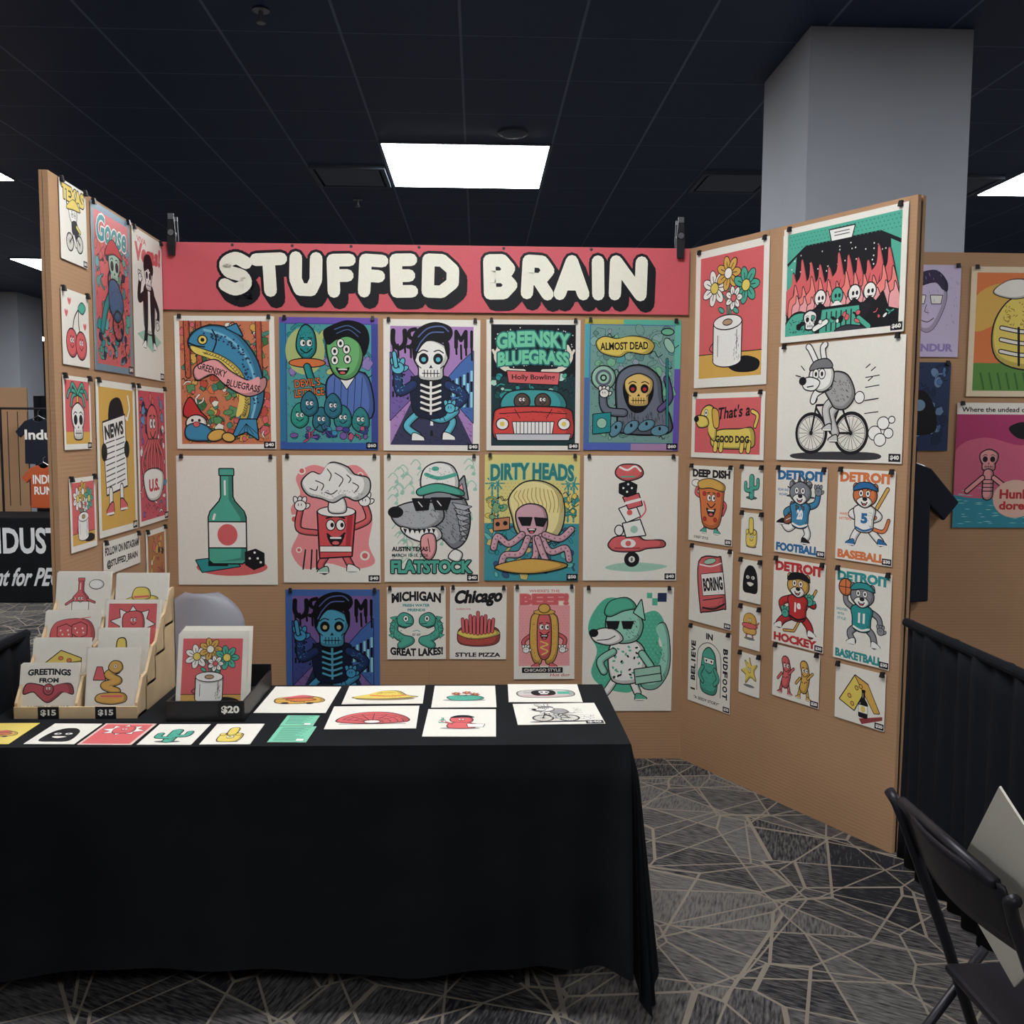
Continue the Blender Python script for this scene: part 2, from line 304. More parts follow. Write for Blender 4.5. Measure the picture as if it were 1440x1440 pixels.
def p_lettuce(a):
    H=a.H;a.Rc(0,0,100,H,(70,80,160));a.Rc(0,0,100,6,(120,90,190));a.Rc(0,H-8,100,H,(60,100,180));a.Rc(0,6,6,H-8,(50,130,170))
    a.Rc(7,7,93,H-7,(80,165,165));clutter(a,10,10,90,60,50,[(70,160,165),TE,(150,130,190),(190,200,120),(60,140,150)],3,8,.4,5);hatch(a,8,8,92,H-8,200,(30,60,90),2.4,.5)
    a.E(26,34,20,24,(180,195,120));a.BO([(18,32),(20,16),(27,8),(35,16),(36,34),(27,42)],TE,1.4);hatch(a,20,12,34,38,40,K,1.4,.5);face(a,27,26,11);a.EO(28,46,18,4,OR);a.limb([(28,50),(34,66),(46,72)],6,TE)
    a.BO([(50,92),(48,66),(58,56),(74,54),(90,62),(93,100),(60,104)],(90,120,190),1.6);[a.S([(56+i*7,60),(54+i*7,96)],.6,K) for i in range(5)];a.PO([(60,60),(68,72),(76,60)],W,.8)
    a.BO([(48,30),(52,18),(66,14),(80,20),(84,38),(78,56),(66,62),(54,54)],(110,185,110),1.5)
    a.BO([(49,27),(45,14),(56,7),(70,3),(86,8),(91,22),(86,38),(81,26),(70,19),(58,22)],K,.5);a.S([(56,12),(70,8),(82,15)],1,(80,110,160),True);a.S([(58,16),(70,12),(80,19)],.8,(80,110,160),True)
    for x,y in ((56,34),(68,32),(56,43),(69,42),(62,26)): eye(a,x,y,4.2,0)
    smile(a,64,50,14,8);a.T("DEVIL'S",28,66,26,8,OR,rot=-6,out=.6);a.T('LETTUCE',30,76,30,8,OR,rot=-6,out=.6)
    for x,y in ((20,100),(42,104),(64,102),(82,104),(30,88),(54,90)): a.BO([(x-8,y+6),(x-7,y-6),(x,y-13),(x+7,y-6),(x+8,y+6),(x,y+12)],(50,120+int(x)%3*20,140),1.);hatch(a,x-6,y-8,x+6,y+8,14,K,1.2,.4);face(a,x,y-1,7)
    clutter(a,12,112,88,122,30,[(70,70,150),TE,PU,(200,90,120),(60,150,190)],3,6,.5,9);a.tag('$60')
def p_skel(a,dark=0):
    H=a.H
    if dark: bgc,sky,bd,bone,sub=(70,80,150),(130,100,165),(70,110,180),(80,170,200),(70,160,205)
    else: bgc,sky,bd,bone,sub=(120,95,170),(175,130,190),CR,W,(90,190,210)
    a.Rc(0,0,100,H,bd);a.Rc(7,7,93,H-6,sky);a.P([(7,H-6),(93,H-6),(62,66),(38,66)],(60,60,92) if not dark else NV)
    a.PO([(7,34),(20,44),(32,58),(32,78),(7,104)],bgc,.7);a.PO([(93,32),(80,44),(68,58),(68,78),(93,106)],(70,110,180),.7)
    for i in range(6):
        for j in range(3): a.Rc(9+i*3.8,50+i*2+j*12,11+i*3.8,58+j*11,K);a.Rc(71+i*3.8,62-i*2+j*11,73.4+i*3.8,68+j*11,(150,220,225) if (i+j)%2 else K)
    for i in range(5): a.P([(49,70+i*11),(51,70+i*11),(51.6,76+i*11),(48.4,76+i*11)],bone if i<4 else K)
    hatch(a,8,70,92,H-8,120,K,3,.5,7,.5)
    a.S([(10,12),(10,24),(16,30),(22,24),(22,12)],5,K,True);a.S([(33,10),(27,12),(27,18),(31,21),(29,28),(25,28)],4,K,True);a.S([(75,28),(75,12),(80,21),(85,12),(85,28)],4,K);a.S([(91,12),(91,28)],3,K,True)
    for i,x in enumerate((10,15,22,28,75,80,85,91)): a.S([(x,26),(x+.5,33+(i*5)%9)],2.2,K)
    a.limb([(34,98),(24,110),(36,120)],6,sub,1.3);a.limb([(56,96),(72,104),(64,120)],6,sub,1.3);a.limb([(40,74),(44,94),(60,102),(74,94)],8,sub,1.3);[a.S([(42+i*5,96+i),(44+i*5,100+i)],.8,K) for i in range(5)]
    a.BO([(28,66),(36,58),(62,58),(70,66),(64,98),(34,98)],(28,36,60),1.);a.PO([(38,60),(60,60),(56,96),(42,96)],K,.4)
    for i in range(5): a.S([(39,67+i*6),(49,70+i*6),(59,67+i*6)],2.2,bone,True)
    a.S([(49,62),(49,97)],2.2,bone);a.limb([(31,67),(17,74),(15,56)],8,(40,60,110));a.limb([(67,67),(84,78),(72,90)],8,(40,60,110));hatch(a,13,58,22,74,14,sub,2,.6);hatch(a,70,68,82,84,20,sub,2,.6)
    glove(a,15,50,11,sub);a.limb([(13,48),(11,35)],3.4,sub);glove(a,69,91,9,sub)
    skull(a,49,43,34,bone,sub if not dark else (200,180,120),1.5)
    a.BO([(32,42),(30,30),(31,16),(40,7),(54,3),(68,7),(71,15),(66,22),(57,23),(50,20),(42,24),(36,32)],K,.5);a.B([(62,22),(68,24),(68,40),(65,36)],K)
    a.S([(36,18),(46,9),(60,7),(67,12)],1.3,(90,110,170),True);a.S([(38,24),(48,14),(62,13)],1.2,(90,110,170),True);a.S([(34,32),(38,24)],1,(90,110,170))
    shoe(a,34,122,9,bone);shoe(a,66,121,9,bone)
    a.tag()
def p_car(a):
    H=a.H;a.Rc(5,5,95,H-5,(22,24,30));R=random.Random(4)
    for i in range(60): a.E(R.uniform(8,92),R.uniform(8,50),.6,.6,W)
    a.Rc(5,60,95,H-5,(30,60,64));clutter(a,8,56,92,84,60,[TE,(30,90,90),(40,60,70),MI,(180,220,200)],3,6,.5,7)
    for d in (-1,1):
        a.S([(50+d*10,54),(50+d*30,52),(50+d*40,40),(50+d*36,28)],4,(230,220,200),True)
        for q in ((34,50,40,36),(26,52,34,44),(38,42,44,32)): a.S([(50+d*q[0],q[1]),(50+d*q[2]*.98,q[3])],2.6,(230,220,200))
    a.T('GREENSKY',50,20,78,17,(110,205,160),arc=3,bold=.05,out=1.4,oc=(30,110,110));a.T('BLUEGRASS',50,39,76,15,(110,205,160),arc=3,bold=.05,out=1.4,oc=(30,110,110))
    a.PO([(22,54),(78,56),(76,68),(24,66)],CO,1);a.T('Holly Bowling',50,61,46,7,K)
    a.BO([(20,96),(22,78),(50,74),(78,78),(80,96)],(60,160,160),1.6);a.EO(38,86,8,8,(90,70,60));a.EO(60,86,8,8,(90,70,60))
    for x in (38,60): face(a,x,84,6)
    a.BO([(8,104),(14,94),(50,92),(86,94),(92,104),(92,122),(80,126),(20,126),(8,122)],(225,70,64),1.6)
    a.PO([(28,108),(72,108),(70,120),(30,120)],W,1);[a.S([(28+i*4,108),(28+i*4,120)],.8,K) for i in range(1,11)]
    for x in (17,83): a.EO(x,110,6,5.5,W);a.E(x,110,2.6,2.6,YE)
    a.S([(14,99),(50,97),(86,99)],1,K);a.S([(30,94),(36,104)],.8,K);a.S([(70,94),(64,104)],.8,K);hatch(a,14,96,86,106,30,(150,30,40),2,.7,9,0);a.PO([(10,121),(90,121),(88,127),(12,127)],(200,200,205),1);a.frame(5,CR);a.tag()
def p_dead(a):
    H=a.H;a.Rc(0,0,100,H,(80,120,180));a.Rc(0,0,40,5,(200,190,80));a.Rc(40,0,100,5,(90,190,160));a.Rc(94,5,100,50,(100,200,180));a.Rc(94,50,100,H,(110,90,190));a.Rc(0,5,5,60,(80,180,190));a.Rc(0,H-7,50,H,(90,110,200));a.Rc(50,H-7,94,H,(180,140,180))
    a.Rc(6,6,94,H-8,(120,165,155));clutter(a,9,10,91,H-12,120,[(120,165,155),(135,180,170),(100,145,140),(150,165,180),(90,170,165),(125,190,150)],3,8,.35,11);hatch(a,8,8,92,H-10,160,(50,70,80),2,.5)
    a.BO([(36,100),(34,64),(44,50),(62,48),(78,60),(82,84),(90,100),(88,116),(40,116)],(112,120,134),1.8);hatch(a,40,94,84,114,60,K,4,.6,3,1.5)
    a.BO([(42,80),(42,64),(56,56),(70,62),(72,78),(62,94),(50,94)],K,.3);skull(a,57,73,28,(240,200,110),RD)
    a.limb([(42,96),(22,92),(20,66)],7,(112,120,134));a.EO(20,60,12,12,LM,0,1.2);a.E(20,60,8.6,8.6,(96,104,118));a.E(20,60,6,6,LM);a.E(20,60,3.6,3.6,K);a.E(20,60,2,2,LM);glove(a,21,76,8)
    a.limb([(80,92),(90,80),(86,60)],5,(110,90,150));a.S([(88,112),(86,40)],3,K);a.S([(88,112),(86,40)],1.6,TE)
    a.BO([(12,24),(20,18),(34,20),(50,17),(66,20),(72,27),(64,35),(46,33),(36,38),(18,34)],YE,1);a.T('ALMOST DEAD',41,27,50,8,K,rot=-2,bold=.03)
    for x in (20,34,50,66,80): a.EO(x,106+x%9,5,9,(100,150,170),x,.9);a.E(x,104+x%9,1.4,2,K)
    a.EO(88,26,8,4,LM,60,.8);a.EO(86,12,6,3,(110,190,150));a.PO([(10,98),(28,96),(28,116),(10,118)],TE,.8);a.EO(19,107,5,5,LM,0,.6);a.tag('$60')
def p_bottle(a):
    a.E(54,113,36,9,CO);a.PO([(18,106),(52,102),(62,112),(24,118)],TE,1);a.Rc(30,107,50,112,K);bottle(a,50,62,46)
    a.PO([(68,98),(78,95),(86,99),(86,111),(76,115),(68,110)],K,1)
    for x,y in ((72,104),(80,104),(83,108),(77,98)): a.E(x,y,1.2,1.2,W)
def p_blast(a):
    a.B([(14,22),(30,10),(52,14),(76,10),(90,26),(84,46),(92,66),(88,92),(94,112),(70,118),(46,112),(22,118),(8,100),(16,78),(8,56),(18,40)],(240,140,142))
    for x,y,r in ((20,16,4),(88,60,4),(12,66,5),(84,104,5),(80,20,3),(16,98,3)): a.E(x,y,r,r,CR);a.E(x,y,r*.6,r*.6,CO)
    a.limb([(34,80),(16,76),(18,56)],5,CO);glove(a,18,52,10);a.limb([(74,74),(88,66),(84,50)],5,CO);glove(a,84,47,10)
    a.limb([(44,104),(38,114),(42,120)],6,CO);a.limb([(64,104),(70,116)],6,CO);shoe(a,42,120,8,LM,-1);shoe(a,70,118,9,W)
    a.PO([(36,58),(74,58),(70,104),(38,106)],(225,80,82),1.6);a.EO(55,58,19,5,W);a.Rc(38,94,70,100,W);a.S([(38,94),(70,94)],.8,K);a.S([(38,100),(70,100)],.8,K);a.P([(66,62),(72,62),(69,94),(64,94)],(180,50,60));face(a,54,72,17);smile(a,54,82,18,12)
    a.BO([(48,58),(50,44),(62,44),(64,58)],W,1.2)
    a.BO([(26,40),(20,28),(30,18),(40,20),(50,8),(66,12),(74,20),(88,24),(88,38),(76,46),(64,42),(52,48),(40,44)],W,1.5)
    for p in ([(34,26),(42,30),(40,36)],[(54,18),(62,24),(58,32)],[(72,28),(78,32),(74,38)],[(44,38),(50,40),(56,36)],[(28,34),(34,36),(36,32)],[(46,14),(50,20),(48,26)],[(66,20),(70,24),(68,28)]): a.S(p,1,K,True)
    hatch(a,30,36,84,44,50,K,1.5,.5,3)
    for x in (20,28,34): a.S([(x,118),(x+6-x/6,98)],1.6,K)
    a.tag()
def p_wolf(a):
    R=random.Random(8)
    for i in range(55):
        x,y=R.uniform(8,92),R.uniform(8,120);a.S([(x-5,y),(x,y-5),(x+5,y),(x+2,y+5)],1.1,LM,True);a.E(x+4,y+4,2,2,LM)
    a.BO([(42,52),(44,38),(56,32),(72,36),(84,46),(90,66),(86,88),(74,98),(62,88),(50,80),(46,66)],(150,152,156),1.6)
    for i in range(7): a.PO([(72+i*2,50+i*6),(92-i,54+i*6),(80,60+i*5)],(175,176,180),.8)
    a.PO([(70,40),(84,22),(88,46)],(150,152,156),1.5);a.PO([(74,40),(82,30),(84,44)],PK,.8)
    a.BO([(44,50),(28,50),(12,56),(8,64),(16,74),(34,78),(50,76),(62,66),(58,52)],(176,177,180),1.6);a.EO(12,60,7,5,K);hatch(a,48,56,84,90,130,K,2.2,.6,4,.8);hatch(a,18,58,44,72,30,K,1.2,.5,4)
    a.BO([(18,76),(36,80),(54,76),(60,86),(46,92),(26,86)],W,1.3)
    for i in range(7): a.P([(20+i*5,77),(24+i*5,78),(22+i*5,83)],K)
    a.BO([(40,86),(52,84),(54,100),(48,110),(40,104)],PK,1.3);a.S([(46,88),(48,102)],.9,K)
    a.PO([(30,46),(48,46),(46,57),(34,58)],K,1);a.PO([(50,45),(70,45),(66,57),(54,57)],K,1);a.S([(30,46),(82,46)],2,K);a.S([(36,49),(40,54)],1,W);a.S([(56,48),(60,53)],1,W)
    a.BO([(40,34),(42,16),(56,8),(72,12),(78,28),(74,38),(56,34)],W,1.5);a.BO([(36,36),(56,30),(80,36),(82,42),(58,38),(38,42)],MI,1.2);a.S([(44,20),(58,24),(75,20)],4,MI,True);a.E(54,14,4,2.4,MI);hatch(a,44,12,72,30,26,K,1.5,.5,7)
    a.T('AUSTIN TEXAS',27,99,38,5,K,bold=.04);a.T('MARCH 13-15, 2026',27,106,38,4,K)
    a.T('FLATSTOCK',50,118,86,14,MI,bold=.05,out=1.2,oc=K)
    a.BO([(68,108),(74,100),(82,104),(78,112)],W);a.tag()
def p_dirty(a):
    H=a.H;a.Rc(0,0,100,H,(225,210,125));a.Rc(0,72,100,H,(60,150,160));clutter(a,4,74,96,H-6,80,[(60,150,160),(100,190,180),(60,90,130),(210,190,110),TE],3,7,.45,13)
    for x in (8,14,88,94): a.S([(x,70),(x,30)],2,TE);[a.S([(x,30),(x+7*math.cos(t),30+7*math.sin(t))],1.4,TE) for t in (0,1,2.1,3.1,4,5)]
    clutter(a,4,46,20,66,14,[(120,170,120),YE,TE],3,6,.5,15);clutter(a,80,40,96,66,16,[(120,170,120),YE,TE],3,6,.5,16);dots(a,4,30,96,70,4,.6,(190,170,90))
    a.T('DIRTY HEADS',50,17,88,18,(40,130,130),arc=2,bold=.05,out=1.1,oc=(190,215,150));
    a.BO([(30,66),(26,46),(40,30),(60,28),(78,38),(84,58),(80,80),(66,92),(44,90),(34,80)],(238,222,150),1.5)
    for i in range(12): a.S([(34+i*4,34+abs(i-5)*.8),(31+i*4.6,44),(36+i*4.2,52),(33+i*4.4,60)],.9,(190,150,70),True)
    a.BO([(34,60),(46,52),(62,56),(66,72),(60,86),(44,86),(36,76)],(215,165,175),1.4);a.PO([(36,66),(50,66),(48,74),(40,74)],K,.8);a.PO([(53,66),(66,67),(62,75),(55,74)],K,.8);smile(a,50,77,10,6)
    for p in ([(40,84),(26,94),(14,86),(10,98)],[(46,88),(38,104),(22,106),(18,118)],[(54,88),(54,108),(44,116)],[(60,86),(70,102),(86,98),(90,110)],[(64,84),(80,88),(92,78)],[(56,88),(66,112),(78,116)]): a.limb(p,6,(215,165,175),1);[a.E(q[0],q[1],1,1,(160,100,130)) for q in cat(p,False,3)]
    a.BO([(12,118),(50,110),(88,116),(60,124),(30,124)],MU,1.2);a.PO([(10,68),(26,66),(26,78),(10,80)],(200,130,90),1);a.E(14,73,2.4,2.4,K);a.E(22,72,2.4,2.4,K);a.tag('$50')
def p_stack(a):
    a.B([(24,118),(50,113),(90,117),(66,123),(34,122)],LM)
    a.EO(52,110,7,7,K);a.E(52,110,3.4,3.4,W);a.T('8',52,110,2.4,4,K)
    a.BO([(28,92),(36,86),(58,86),(66,90),(84,90),(86,96),(68,98),(58,101),(36,101),(28,97)],CO,1.3);a.E(48,93,8,5,W);a.E(48,93,3,3,CO);a.S([(34,98),(60,98)],1.2,(160,40,50))
    a.PO([(42,72),(60,68),(66,84),(46,86)],W,1.3);a.E(54,78,4,4,LM);a.EO(38,79,4,5,W)
    a.PO([(38,56),(54,50),(60,64),(46,70)],W,1.2);a.E(49,60,3,3,CO)
    a.PO([(42,44),(58,40),(62,52),(48,56)],CO,1.2);a.S([(45,50),(60,46)],3,W);a.S([(64,48),(66,58),(60,66)],1.5,CO,True)
    a.PO([(38,30),(48,27),(56,31),(55,40),(46,43),(38,39)],K,1);[a.E(x,y,1.1,1.1,W) for x,y in ((42,34),(46,38),(51,34),(47,30))]
    a.BO([(34,16),(40,10),(56,10),(62,16),(60,22),(46,26),(36,22)],CO,1.3);a.S([(38,12),(46,15),(54,11),(60,16)],2,W,True);a.S([(40,22),(54,22)],1.6,MI);a.tag()
def p_mich(a):
    a.T('MICHIGAN',50,15,84,17,K,arc=4,bold=.05);a.T('FRESH WATER',50,31,46,5,TE,bold=.04);a.T('FRIENDS',50,39,30,5,TE,bold=.04)
    for d in (-1,1):
        x=50
        a.limb([(x+d*20,64),(x+d*34,60),(x+d*38,76),(x+d*24,88),(x+d*10,92),(x+d*26,100)],12,MI,1.4)
        a.BO([(x+d*6,62),(x+d*8,50),(x+d*22,44),(x+d*32,52),(x+d*30,64),(x+d*16,68)],MI,1.4);eye(a,x+d*18,54,5);a.S([(x+d*8,63),(x+d*18,62)],1.2,K)
        for i in range(4): a.PO([(x+d*(34+i*1.5),50+i*10),(x+d*(44+i),52+i*10),(x+d*(37+i),58+i*10)],MI,.8)
        hatch(a,x+d*30-6,60,x+d*30+6,92,20,K,2,.7,3,0)
    a.S([(44,76),(50,74),(56,76)],1,TE);a.T('EST 1837',50,82,14,4,K)
    a.T('GREAT LAKES!',50,a.H-12,90,14,K,arc=-3,bold=.05)
def p_chic(a):
    a.T('Chicago',50,20,84,30,K,rot=-3,shear=-.25,bold=.03,out=.6)
    a.BO([(14,90),(20,74),(50,70),(82,74),(88,90),(80,102),(50,106),(20,102)],(190,80,70),1.4)
    a.BO([(14,84),(24,76),(50,73),(78,76),(88,84),(60,92),(34,92)],YE,1)
    for i in range(9):
        x=24+i*6.4;h=46+abs(i-4)*3+(i%2)*5;a.limb([(x,84-abs(i-4)),(x+(i-4)*.4,h)],4.6,CO,1.,False)
    hatch(a,18,90,84,102,50,K,1.5,.6,3);a.T('STYLE PIZZA',50,a.H-8,80,8,K,bold=.04);a.T("QUEEN'S PICK",24,40,26,3.4,CO)
def p_beef(a):
    H=a.H;a.Rc(8,12,92,H-22,PK);a.Rc(8,12,92,32,(238,226,205));dots(a,10,36,91,H-26,5,.8,(232,130,132));a.T("WHERE'S THE",50,8,50,4.5,CO);a.T('BEEF!',50,22,80,19,CO,bold=.06,out=1.2,oc=PK)
    a.limb([(30,80),(16,92),(20,104)],5,CO);a.limb([(68,78),(84,88),(80,104)],5,CO);a.limb([(40,124),(38,134)],5,CO);a.limb([(58,124),(64,134)],5,CO)
    a.BO([(28,58),(34,46),(44,50),(46,122),(34,126),(27,100)],MU,1.5);a.BO([(54,50),(64,46),(72,58),(72,104),(64,126),(52,122)],MU,1.5)
    a.BO([(40,56),(50,44),(60,56),(60,108),(50,122),(40,108)],CO,1.4);face(a,50,68,15);smile(a,50,80,14,9);a.EO(50,43,17,4,MU);a.EO(50,37,9,7,MU)
    a.S([(44,92),(56,97),(44,102),(56,108),(46,114)],2,YE,True);glove(a,20,106,9);glove(a,80,106,9);shoe(a,37,133,9,CO,-1);shoe(a,63,133,9)
    hatch(a,30,60,36,118,30,K,1.3,.6,3);hatch(a,64,60,70,118,30,K,1.3,.6,4);a.PO([(14,H-19),(80,H-19),(80,H-11),(14,H-11)],K,.6);a.T('CHICAGO STYLE',47,H-15,60,5,CR);a.T('Hot dog',76,H-6,32,7,CO,shear=-.2)
def p_tealwolf(a):
    G=(80,185,150);a.B([(10,30),(26,12),(50,16),(60,30),(80,26),(90,40),(84,60),(94,84),(86,108),(64,112),(50,118),(24,112),(10,96),(16,70),(6,50)],G);dots(a,18,30,84,108,5,.8,(110,205,170))
    a.BO([(66,96),(86,90),(90,66),(82,46),(90,40),(96,60),(96,92),(84,112),(68,112)],(150,215,190),1.1);hatch(a,78,60,92,104,40,K,2,.6,3,1.2)
    a.limb([(38,100),(28,116),(20,122)],7,W);a.limb([(54,100),(62,118)],7,W);shoe(a,20,126,9,G,-1);shoe(a,64,124,9,G)
    a.BO([(30,68),(44,58),(62,62),(70,78),(64,104),(34,104)],W,1.4);R=random.Random(5)
    for i in range(34): a.E(R.uniform(34,64),R.uniform(66,101),1.8,1.1,G if i%3 else K,R.uniform(0,180))
    a.limb([(34,72),(20,82),(24,94)],7,(150,215,190));a.limb([(66,74),(76,88)],7,(150,215,190));a.PO([(58,92),(86,88),(88,104),(60,108)],LM,1.2);a.S([(60,100),(87,96)],1.2,K)
    a.BO([(26,46),(28,30),(42,22),(58,26),(66,42),(60,58),(44,62),(34,58)],(150,215,190),1.4);hatch(a,48,34,62,56,26,K,2,.6,3,.8);a.BO([(36,48),(22,46),(10,52),(14,60),(30,64),(44,58)],W,1.3);a.EO(12,51,4,3.4,K);a.S([(16,59),(28,58),(36,54)],1,K,True)
    a.PO([(56,28),(64,14),(68,36)],(150,215,190),1.2);a.PO([(26,38),(40,38),(38,46),(28,46)],K,.6);a.PO([(43,38),(56,38),(53,46),(45,46)],K,.6);a.BO([(24,28),(30,16),(48,12),(58,22),(44,26),(30,32)],G,1.2)
    a.P([(70,6),(76,6),(76,12),(70,12)],G);a.P([(76,12),(82,12),(82,20),(76,20)],G);a.P([(82,6),(92,6),(92,16),(82,16)],NV)
def p_flames(a):
    H=a.H;a.Rc(4,4,96,H-4,(24,24,30));a.P([(4,4),(96,4),(96,22),(80,14),(20,14),(4,24)],MI);a.S([(4,24),(20,14),(80,14),(96,22)],1,K);dots(a,6,6,95,14,3,.5,(40,130,110))
    a.P([(4,26),(12,20),(10,46),(4,50)],MI);a.P([(96,24),(88,20),(90,46),(96,50)],MI)
    R=random.Random(6);[a.E(R.uniform(8,92),R.uniform(16,34),.5,.5,W) for i in range(30)]
    a.PO([(40,7),(60,7),(58,14),(42,14)],W,.8);a.S([(44,9),(56,9)],.5,K);a.S([(44,11),(56,11)],.5,K)
    for k,(c,y0,hh,st,ww) in enumerate(((CO,52,30,7.8,5.4),((245,130,120),56,21,7.2,4.2),(PK,58,13,6.6,3))):
        for i in range(int(84/st)+1):
            x=9+k*2+i*st;h=hh*(.72+.28*((i*7+k)%4)/3);a.BO([(x-ww,y0+6),(x-ww*1.1,y0-h*.35),(x-ww*.1,y0-h*.6),(x+ww*.1,y0-h),(x+ww*.9,y0-h*.5),(x+ww*1.2,y0-h*.2),(x+ww,y0+6)],c,.6)
    for x in (34,48,62,74): a.EO(x,50,4.4,5,W if x%4 else MI,0,.8);a.E(x-1,50,1,1.4,K);a.E(x+2,50,1,1.4,K);a.S([(x-5,59),(x,55),(x+5,59)],4,K if x%4 else W);a.S([(x-2,53),(x+2,53)],.5,K)
    a.PO([(4,64),(30,57),(70,57),(96,64),(96,H-4),(4,H-4)],(34,34,40),.8)
    a.PO([(36,58),(66,58),(68,74),(34,74)],MI,1);[a.S([(40+i*4,60),(40+i*4,72)],1,K) for i in range(6)];a.EO(16,66,10,8,MI);a.E(16,66,7,5.4,K)
    a.BO([(2,H-4),(10,60),(24,60),(30,H-4)],MI,1);hatch(a,8,62,26,H-6,30,K,1.5,.6);skull(a,26,64,10,W);a.PO([(66,H-4),(76,60),(84,52),(88,62),(96,66),(96,H-4)],K,.8);a.limb([(30,70),(40,66)],3,W,.8);a.BO([(48,H-4),(56,70),(70,72),(74,H-4)],(60,60,70),.8);a.limb([(74,72),(66,66)],3,MI,.8)
    clutter(a,8,62,92,H-8,24,[MI,CO,W,K],1.2,3.2,.4,19);a.frame(4,CR);a.tag('$60')
def wheel(a,x,y,r):
    n=28;a.S([(x+r*math.cos(2*math.pi*i/n),y+r*math.sin(2*math.pi*i/n)) for i in range(n)],2.2,K,closed=True)
    a.S([(x+r*.86*math.cos(2*math.pi*i/n),y+r*.86*math.sin(2*math.pi*i/n)) for i in range(n)],.4,K,closed=True)
    for i in range(9): t=math.pi*i/9;a.S([(x-r*.85*math.cos(t),y-r*.85*math.sin(t)),(x+r*.85*math.cos(t),y+r*.85*math.sin(t))],.3,K)
    a.E(x,y,1.4,1.4,K)
def p_bike(a):
    LG=(205,202,196);a.B([(14,72),(40,70),(80,70),(82,74),(50,75),(18,75)],(60,60,64));wheel(a,30,58,12.5);wheel(a,62,58,12.5)
    a.S([(30,58),(34,40),(54,40),(62,58),(46,58),(34,42)],1.5,K);a.S([(46,58),(54,38)],1.5,K);a.S([(33,38),(34,36),(30,35)],1.6,K);a.S([(50,37),(58,36)],2.4,K)
    a.limb([(54,38),(46,46),(50,58)],5.5,LG,.8);shoe(a,49,62,5,LG,-1,.8);a.limb([(50,36),(42,42),(44,52)],5,LG,.8);shoe(a,44,55,5,LG,-1,.8)
    a.BO([(46,38),(40,28),(46,20),(58,22),(64,34),(58,42),(50,42)],(165,163,160),1);hatch(a,46,24,60,38,40,K,1.5,.4,4,.6);a.limb([(44,28),(34,32),(31,37)],4,W,.8);a.E(68,36,4,4,K);a.EO(68,36,3.4,3.4,W,0,.5);
    a.BO([(28,24),(30,16),(40,13),(47,19),(45,28),(36,31)],W,1);a.limb([(34,14),(28,4),(26,2)],3.4,W,.8);a.limb([(40,13),(38,4),(40,1.5)],3.4,W,.8)
    a.BO([(28,17),(32,12),(42,11),(46,16),(36,16)],(120,120,122),.8);eye(a,33,20,3);eye(a,38,20,3);a.BO([(22,24),(28,22),(36,25),(32,30),(24,29)],W,.8);a.EO(22,24,2,1.6,K);a.S([(26,28),(31,27.5)],.8,K)
    for x,y,r in ((80,58,4.5),(86,52,4),(90,58,3),(84,62,4),(92,50,2)): a.EO(x,y,r,r*.9,W,0,.6)
    for y in (30,38,46,24): a.S([(72,y),(82,y-1)],.6,K)
    for x,y in ((72,18),(76,20),(74,26)): a.S([(x,y),(x+3,y-2)],.7,K)
    a.S([(20,14),(23,17)],.7,K);a.S([(16,20),(20,21)],.7,K);a.tag()
def p_dog(a):
    H=a.H;a.Rc(5,5,95,H-5,CO)
    a.limb([(88,32),(91,22),(84,18)],3,YE,1);a.BO([(30,42),(42,36),(70,35),(84,34),(88,44),(82,52),(40,53),(30,50)],YE,1.2)
    for x in (36,44,72,81): a.limb([(x,48),(x-1,55)],4.5,YE,1,False)
    a.BO([(14,26),(16,16),(26,12),(34,18),(36,34),(34,46),(26,40),(24,30)],YE,1.2);a.BO([(6,26),(10,22),(22,24),(24,31),(12,33)],YE,1.1);a.EO(7,25,2.4,2,K);a.BO([(30,16),(38,18),(39,32),(33,32)],MU,1.1);eye(a,21,19,3)
    a.T("That's a",60,18,44,12,K,rot=-5,shear=-.2);a.T('GOOD DOG',58,44.5,46,7,K,bold=.05)
def p_deep(a):
    H=a.H;a.T('DEEP DISH',50,12,86,13,K,bold=.06);a.limb([(30,50),(16,44),(20,34)],5,CO);a.limb([(72,52),(84,60),(78,74)],5,CO)
    a.EO(16,28,10,5,W);a.limb([(42,90),(38,100)],5,CO);a.limb([(60,90),(66,100)],5,CO);shoe(a,37,104,10,MI,-1);shoe(a,65,104,10,MI)
    a.BO([(24,28),(50,24),(76,30),(80,40),(70,92),(36,94),(28,60)],OR,1.8);a.BO([(22,26),(50,20),(80,28),(78,38),(50,34),(26,36)],MU,1.4)
    hatch(a,32,40,72,90,40,RD,1.6,.9,5);face(a,52,50,17);smile(a,52,66,22,14);[a.EO(x,y,3.6,3,RD,0,.8) for x,y in ((36,44),(68,44),(38,84),(62,84))];a.T('STREET STYLE',30,a.H-7,34,4,K);a.tag('$30',.8)
def p_can(a):
    a.BO([(22,26),(66,14),(74,20),(86,86),(80,94),(36,106),(28,100)],CO,2.2);a.S([(24,30),(50,30),(74,22)],2,W,True);a.S([(34,100),(60,98),(84,86)],3,K,True)
    a.PO([(28,46),(78,36),(84,70),(34,80)],W,1.2);a.T('BORING',56,58,46,22,K,rot=-12,bold=.05);a.S([(34,88),(80,76)],1.5,K);hatch(a,70,24,80,90,20,(150,40,50),3,.9,5,1.4);a.EO(48,22,14,4,LM,-15,1.2);a.tag('$30',.8)
